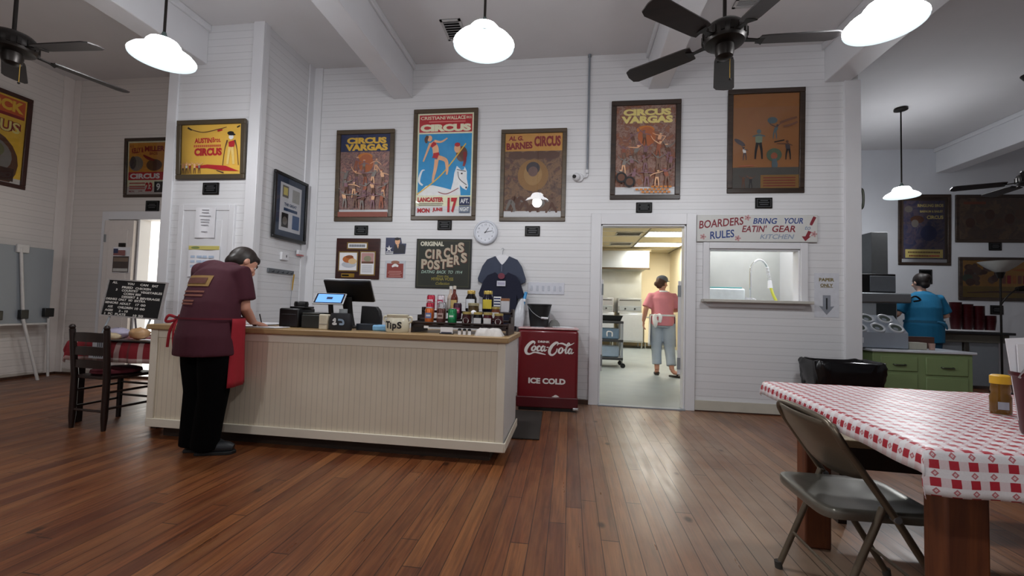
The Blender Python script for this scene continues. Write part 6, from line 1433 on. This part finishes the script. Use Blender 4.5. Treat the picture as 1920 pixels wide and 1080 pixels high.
m.tube([pel, waist, chest, neck], [.15, .145, .16, .07], SKIN, 18, [.85, .85, .75, .9], upv=(1, -.35, 0)); m.tube([chest, shR], [.07, .055], SKIN, 12); m.tube([chest, shL], [.07, .055], SKIN, 12)
m.tube([neck, hd], [.055, .05], SKIN, 14); head_volumes(m, hd, hf, SKIN, (0, .5, .8))
for a, b, c in ((hipR, kneeR, ankR), (hipL, kneeL, ankL)): m.tube([a, b, c], [.085, .06, .04], SKIN, 14)
for a, b, c in ((shR, elR, wrR), (shL, elL, wrL)): m.tube([a, Vector(a)*.5+Vector(b)*.5, b, Vector(b)*.6+Vector(c)*.4, c], [.05, .047, .041, .038, .027], SKIN, 14)
for a, d in ((ankR, (.9, .4)), (ankL, (.85, .5))): m.tube([a, (a[0]+.05*d[0], a[1]+.05*d[1], .06), (a[0]+.14*d[0], a[1]+.14*d[1], .045)], [.038, .036, .03], SKIN, 10)
hand(m, wrR, (.25, .9, -.28), (-1, .2, 0), SKIN, (0, -.1, -1), .35); hand(m, wrL, (.5, .8, -.25), (1, -.3, 0), SKIN, (0, 0, -1), .4)
melt(m, 'body', c0, .007, 5)
head_parts(c0, hd, hf, (0, .5, .8))
HAIR1 = M('hair_dark_brown', '#20140e', .5, var=.3, scale=40)
m = MB(); m.T = Matrix.Translation(hd) @ frame(hf, (0, .5, .8)); m.ball((0, -.022, .028), .104, HAIR1, 14, (.80, .96, 1.0)); m.ball((0, -.075, -.03), .06, HAIR1, 12, (1.0, .7, .9)); m.ball((0, .04, .075), .05, HAIR1, 10, (1.3, .9, .6)); melt(m, 'hair', c0, .008, 4)
m = MB(); m.tube([(pel[0], pel[1], .90), pel, (pel[0], pel[1], .74)], [.155, .165, .155], BLACKCLOTH, 18, .86, upv=(1, -.35, 0))
for a, b, c in ((hipR, kneeR, ankR), (hipL, kneeL, ankL)): m.tube([a, Vector(a)*.5+Vector(b)*.5, b, Vector(b)*.5+Vector(c)*.5, (c[0], c[1], .045)], [.105, .105, .092, .088, .085], BLACKCLOTH, 16)
melt(m, 'trousers', c0, .010, 6)
m = MB(); m.tube([(pel[0]-.0, pel[1]-.0, .69), (pel[0], pel[1], .80), waist, (Vector(waist)*.45+Vector(chest)*.55), chest, (Vector(chest)*.35+Vector(neck)*.65), neck], [.215, .21, .195, .205, .205, .15, .075], MAROON, 22, [.86, .86, .86, .80, .72, .75, .9], upv=(1, -.35, 0))
m.ball(B(-2.60, 2.83, 1.255), .105, MAROON, 14, (1.25, .9, 1.0)); m.ball(B(-2.46, 2.82, 1.255), .09, MAROON, 14, (1.2, .9, 1.0))
for a, b in ((shR, elR), (shL, elL)): m.tube([Vector(a)*.6+Vector(chest)*.4, a, Vector(a)*.62+Vector(b)*.38, Vector(a)*.22+Vector(b)*.78], [.095, .075, .076, .082], MAROON, 16)
sh1 = melt(m, 'tee_shirt', c0, .010, 7)
patch(sh1, 'back_logo', c0, -.215, .055, 1.155, 1.23, M('logo_gold', '#8f6f3c', .8), -.6); patch(sh1, 'back_logo_panel', c0, -.195, .03, 1.172, 1.213, M('logo_dark', '#5d3327', .8), -.6, off=.007)
for z in (1.118, 1.092, 1.055, 1.035): patch(sh1, 'back_lettering', c0, -.235, .045 if z > 1.06 else .0, z-.006, z+.006, M('logo_tan', '#7c4a3c', .8), -.6, 14, 2)
# apron: waistband all round, skirt hanging in front, bow behind
m = MB(); N_ = 36; ctr = (Vector(pel)*.35+Vector(waist)*.65)
def ringp(a, z, rx, ry): 
    fx, fy = .35, .937; rx_, ry_ = .937, -.35; return (ctr[0]+rx*cos(a)*rx_+ry*sin(a)*fx, ctr[1]+rx*cos(a)*ry_+ry*sin(a)*fy, z)
m.sect([[ringp(2*pi*k_/N_, z, .222, .195) for k_ in range(N_)] for z in (.934, .94, .946)], M('apron_tie_red', '#5e1022', .8), caps=False); o = m.build('apron_band', c0)
m = MB(); na, nz_ = 22, 12; vs = []
for j in range(nz_+1):
    q = j/nz_; z = .94-.47*q
    for i in range(na+1):
        a = .12+(pi-.1)*i/na; vs.append(ringp(a, z, .222-.03*q+.008*sin(i*1.3)*q, .20+.02*q+.01*sin(i*1.7)*q))
m.add(vs, [(j*(na+1)+i, j*(na+1)+i+1, (j+1)*(na+1)+i+1, (j+1)*(na+1)+i) for j in range(nz_) for i in range(na)], APRED); o = m.build('apron_skirt', c0, smooth=70); sm = o.modifiers.new('thickness', 'SOLIDIFY'); sm.thickness = .004
bx = Vector(ringp(pi*1.17, .93, .235, .21))
m = MB(); m.tube([bx, bx+vec(-.05, -.02, .02), bx+vec(-.075, -.02, -.02), bx+vec(-.03, -.02, -.02), bx], .010, APRED, 8, .5, sm=4); m.tube([bx, bx+vec(.04, -.03, .02), bx+vec(.05, -.03, -.03), bx], .010, APRED, 8, .5, sm=4)
m.tube([bx, bx+vec(-.035, -.02, -.08), bx+vec(-.05, -.02, -.20)], .009, APRED, 8, .4, sm=4); m.tube([bx, bx+vec(-.005, -.025, -.09), bx+vec(.0, -.02, -.22)], .009, APRED, 8, .4, sm=4); m.build('apron_bow', c0)
SHOE = M('shoe_slate', '#15181d', .5); 
shoe(c0, (ankR[0]-.05, ankR[1]-.02, 0), (.92, .38), SHOE, M('sole_black', '#0b0b0c', .7)); shoe(c0, (ankL[0]-.045, ankL[1]-.025, 0), (.86, .5), SHOE, M('sole_black', '#0b0b0c', .7))
t = thing('pen', 'thin dark pen in the cook\'s writing hand', 'pen', (-2.37, 3.035, CT))
m = MB(); m.cyl((0, .03, .004), (.02, -.03, .10), .0045, BLACK, n=8); m.build('barrel', t)

def standing(name_label, x, y, H_, cloth, pant, skin, hair, arms, hf, legs, hem=.80, bun=None, leg_end=.17, waist_w=.17, sh_w=.19, foot=((.0, 1.0), (.0, 1.0)), lean=0, sandal=True):
    """figure with its back to the viewer; heights scale with H_"""
    k = H_/1.66; t = thing('person', name_label, 'person', (x, y, 0)); P = lambda a, b, c: (a*k, b*k, c*k)
    pel, wst, chs, nck, hd = P(0, 0, .88), P(0, .0, 1.05), P(0, .02+lean, 1.26), P(0, .03+lean, 1.41), P(.0, .055+lean*1.5, 1.545)
    sh = [P(s_*sh_w, .02+lean, 1.315) for s_ in (-1, 1)]
    m = MB(); m.tube([pel, wst, chs, nck], [.15*k, .14*k, .16*k, .06*k], skin, 18, [.8, .75, .7, 1], upv=(1, 0, 0))
    for s_ in sh: m.tube([chs, s_], [.07*k, .05*k], skin, 12)
    m.tube([nck, hd], [.052*k, .05*k], skin, 14); head_volumes(m, hd, hf, skin, k=k*.97)
    for (hp, kn, an), fd in zip(legs, foot):
        m.tube([P(*hp), P(*kn), P(*an)], [.088*k, .06*k, .038*k], skin, 14); a = P(*an); m.tube([a, (a[0]+.05*fd[0], a[1]+.05*fd[1], a[2]*.65), (a[0]+.15*fd[0], a[1]+.15*fd[1], max(.035, a[2]-.05))], [.036*k, .035*k, .03*k], skin, 10)
    for s_, (e, w, hd_d, side) in zip(sh, arms):
        e, w = P(*e), P(*w); m.tube([s_, Vector(s_)*.5+Vector(e)*.5, e, Vector(e)*.6+Vector(w)*.4, w], [.05*k, .048*k, .042*k, .039*k, .027*k], skin, 14); hand(m, w, hd_d, side, skin, None, .55, k)
    melt(m, 'body', t, .008, 5); head_parts(t, hd, hf, k=k*.97)
    m = MB(); m.T = Matrix.Translation(hd) @ frame(hf) @ Matrix.Scale(k, 4); m.ball((0, -.020, .026), .104, hair, 14, (.80, .95, 1.0)); m.ball((0, -.07, -.045), .055, hair, 12, (1.1, .7, 1.0))
    if bun: m.ball(bun[0], bun[1], hair, 12)
    melt(m, 'hair', t, .009, 4)
    m = MB(); m.tube([P(0, 0, .99), pel, P(0, 0, .80)], [.16*k, .185*k, .17*k], pant, 18, .86, upv=(1, 0, 0))
    for hp, kn, an in legs:
        hp, kn, an = Vector(P(*hp)), Vector(P(*kn)), Vector(P(*an)); e = kn+(an-kn)*((kn.z-leg_end)/(kn.z-an.z))
        m.tube([hp, hp*.5+kn*.5, kn, kn*.5+e*.5, e], [.115*k, .105*k, .086*k, .080*k, .078*k], pant, 16)
    melt(m, 'trousers', t, .010, 5)
    m = MB(); m.tube([P(0, 0, hem), P(0, 0, .95), wst, P(0, .01+lean*.7, 1.18), P(0, .02+lean, 1.28), P(0, .02+lean, 1.37), P(0, .025+lean, 1.415)], [q*k for q in (waist_w+.03, waist_w+.03, waist_w+.012, waist_w+.02, .205, .155, .075)], cloth, 22, [.86, .86, .86, .82, .72, .70, .9], upv=(1, 0, 0))
    for s_, (e, w, _, _) in zip(sh, arms):
        e = Vector(P(*e)); s2 = Vector(s_); m.tube([s2*.6+Vector(chs)*.4, s2, s2*.6+e*.4, s2*.15+e*.85], [.09*k, .072*k, .073*k, .078*k], cloth, 16)
    shirt_ = melt(m, 'tee_shirt', t, .010, 6)
    return t, k, hd, shirt_
# --- person in the kitchen, walking away
PINK = M('tee_pink', '#d4858f', .85, var=.08, scale=10)
t, k, hd, shp = standing('person in a pink tee and white apron walking away in the bright kitchen', 1.535, 7.50, 1.655, PINK, M('trousers_grey_blue', '#a3aebb', .85, var=.12, scale=8), SKIN, M('hair_auburn', '#4a2c1c', .6, var=.35, scale=40),
    (((-.27, -.01, 1.10), (-.295, .06, .89), (.05, .25, -1), (.3, 1, 0)), ((.27, .04, 1.10), (.22, .26, 1.08), (-.2, 1, .1), (-1, 0, .3))), (.75, .65, -.05),
    (((-.09, 0, .86), (-.085, .02, .47), (-.075, -.01, .09)), ((.10, 0, .86), (.115, -.04, .47), (.13, -.16, .115))), .83, ((-.03, -.10, -.02), .045), .18, .165, .185, ((.1, 1.0), (.75, -.35)))
shoe(t, (-.085, -.06, 0), (.15, 1), BLACK, M('sole_flop', '#1c1512', .7), .24, flop=True); shoe(t, (.085, -.17, .012), (.82, -.42), BLACK, M('sole_flop', '#1c1512', .7), .25, flop=True)
m = MB(); T_ = Matrix.Translation(hd) @ frame((.75, .65, -.05)); m.T = T_; m.ball((0, .0, .062), .106, M('cap_grey', '#5c6068', .8), 14, (.86, 1.02, .70)); melt(m, 'cap', t, .009, 4)
m = MB(); m.T = T_; m.lathe([(.001, 0), (.07, 0), (.075, .006), (.001, .01)], (0, .085, .04), M('cap_grey', '#5c6068', .8), 20, sx=1.0, sy=.9); m.build('cap_brim', t)
APW = M('apron_white', '#e2e2e4', .8, var=.04)
m = MB(); m.sect([[(.203*cos(2*pi*q/32), .176*sin(2*pi*q/32), z) for q in range(32)] for z in (.985, 1.0, 1.015)], APW, caps=False); m.build('apron_band', t)
m = MB(); na = 16; vs = []
for j in range(9):
    for i in range(na+1):
        a = -.35+(pi+.7)*i/na; q = j/8; vs.append(((.206+.015*q)*cos(a), (.180+.02*q)*sin(a)+.006*sin(i*1.9)*q, 1.0-.52*q))
m.add(vs, [(j*(na+1)+i, j*(na+1)+i+1, (j+1)*(na+1)+i+1, (j+1)*(na+1)+i) for j in range(8) for i in range(na)], APW); o = m.build('apron_skirt', t, smooth=70); sm = o.modifiers.new('thickness', 'SOLIDIFY'); sm.thickness = .004
m = MB(); m.tube([(-.13, -.165, 1.0), (-.16, -.20, .96), (-.15, -.21, .87), (-.14, -.20, .80)], [.03, .06, .065, .03], APW, 12, .45, sm=4); m.tube([(-.12, -.165, 1.0), (-.07, -.20, .99), (-.08, -.20, .88)], [.02, .035, .03], APW, 10, .5, sm=4); melt(m, 'apron_bow', t, .009, 3)
patch(shp, 'collar', t, -.06, .08, 1.385, 1.41, APW, -.6, 10, 3)
# --- person in blue at the far counter
BLUE = M('tee_blue', '#1a74a0', .85, var=.08, scale=10)
t, k, hd, shb = standing('person in a bright blue tee standing at the far serving counter', 4.93, 6.78, 1.70, BLUE, M('trousers_blue_dark', '#1d4f72', .85, var=.1), SKIN_PALE, M('hair_black_brown', '#1c1310', .55, var=.3, scale=40),
    (((-.30, .04, 1.10), (-.20, .26, 1.06), (.5, .85, 0), (0, .2, 1)), ((.30, .03, 1.09), (.17, .25, 1.03), (-.5, .85, 0), (0, .2, 1))), (-.1, .97, -.15),
    (((-.10, 0, .86), (-.10, .01, .47), (-.105, 0, .09)), ((.10, 0, .86), (.10, .01, .47), (.105, 0, .09))), .72, ((.02, -.075, .055), .055), .06, .19, .20, ((-.1, 1.0), (.1, 1.0)))
shoe(t, (-.105, -.07, 0), (-.1, 1), SHOE, M('sole_black', '#0b0b0c', .7)); shoe(t, (.105, -.07, 0), (.1, 1), SHOE, M('sole_black', '#0b0b0c', .7))
m = MB(); m.sect([[(.222*cos(2*pi*q/32)*k, .192*sin(2*pi*q/32)*k, z*k) for q in range(32)] for z in (.985, 1.0, 1.02)], M('apron_tie_blue', '#2b6f93', .8), caps=False); m.build('apron_tie', t)
m = MB(); m.tube([(.02, -.20, 1.03), (.10, -.215, 1.0), (.14, -.20, .93)], [.012, .02, .012], M('apron_tie_blue', '#2b6f93', .8), 8, .5, sm=4); m.build('apron_bow', t)
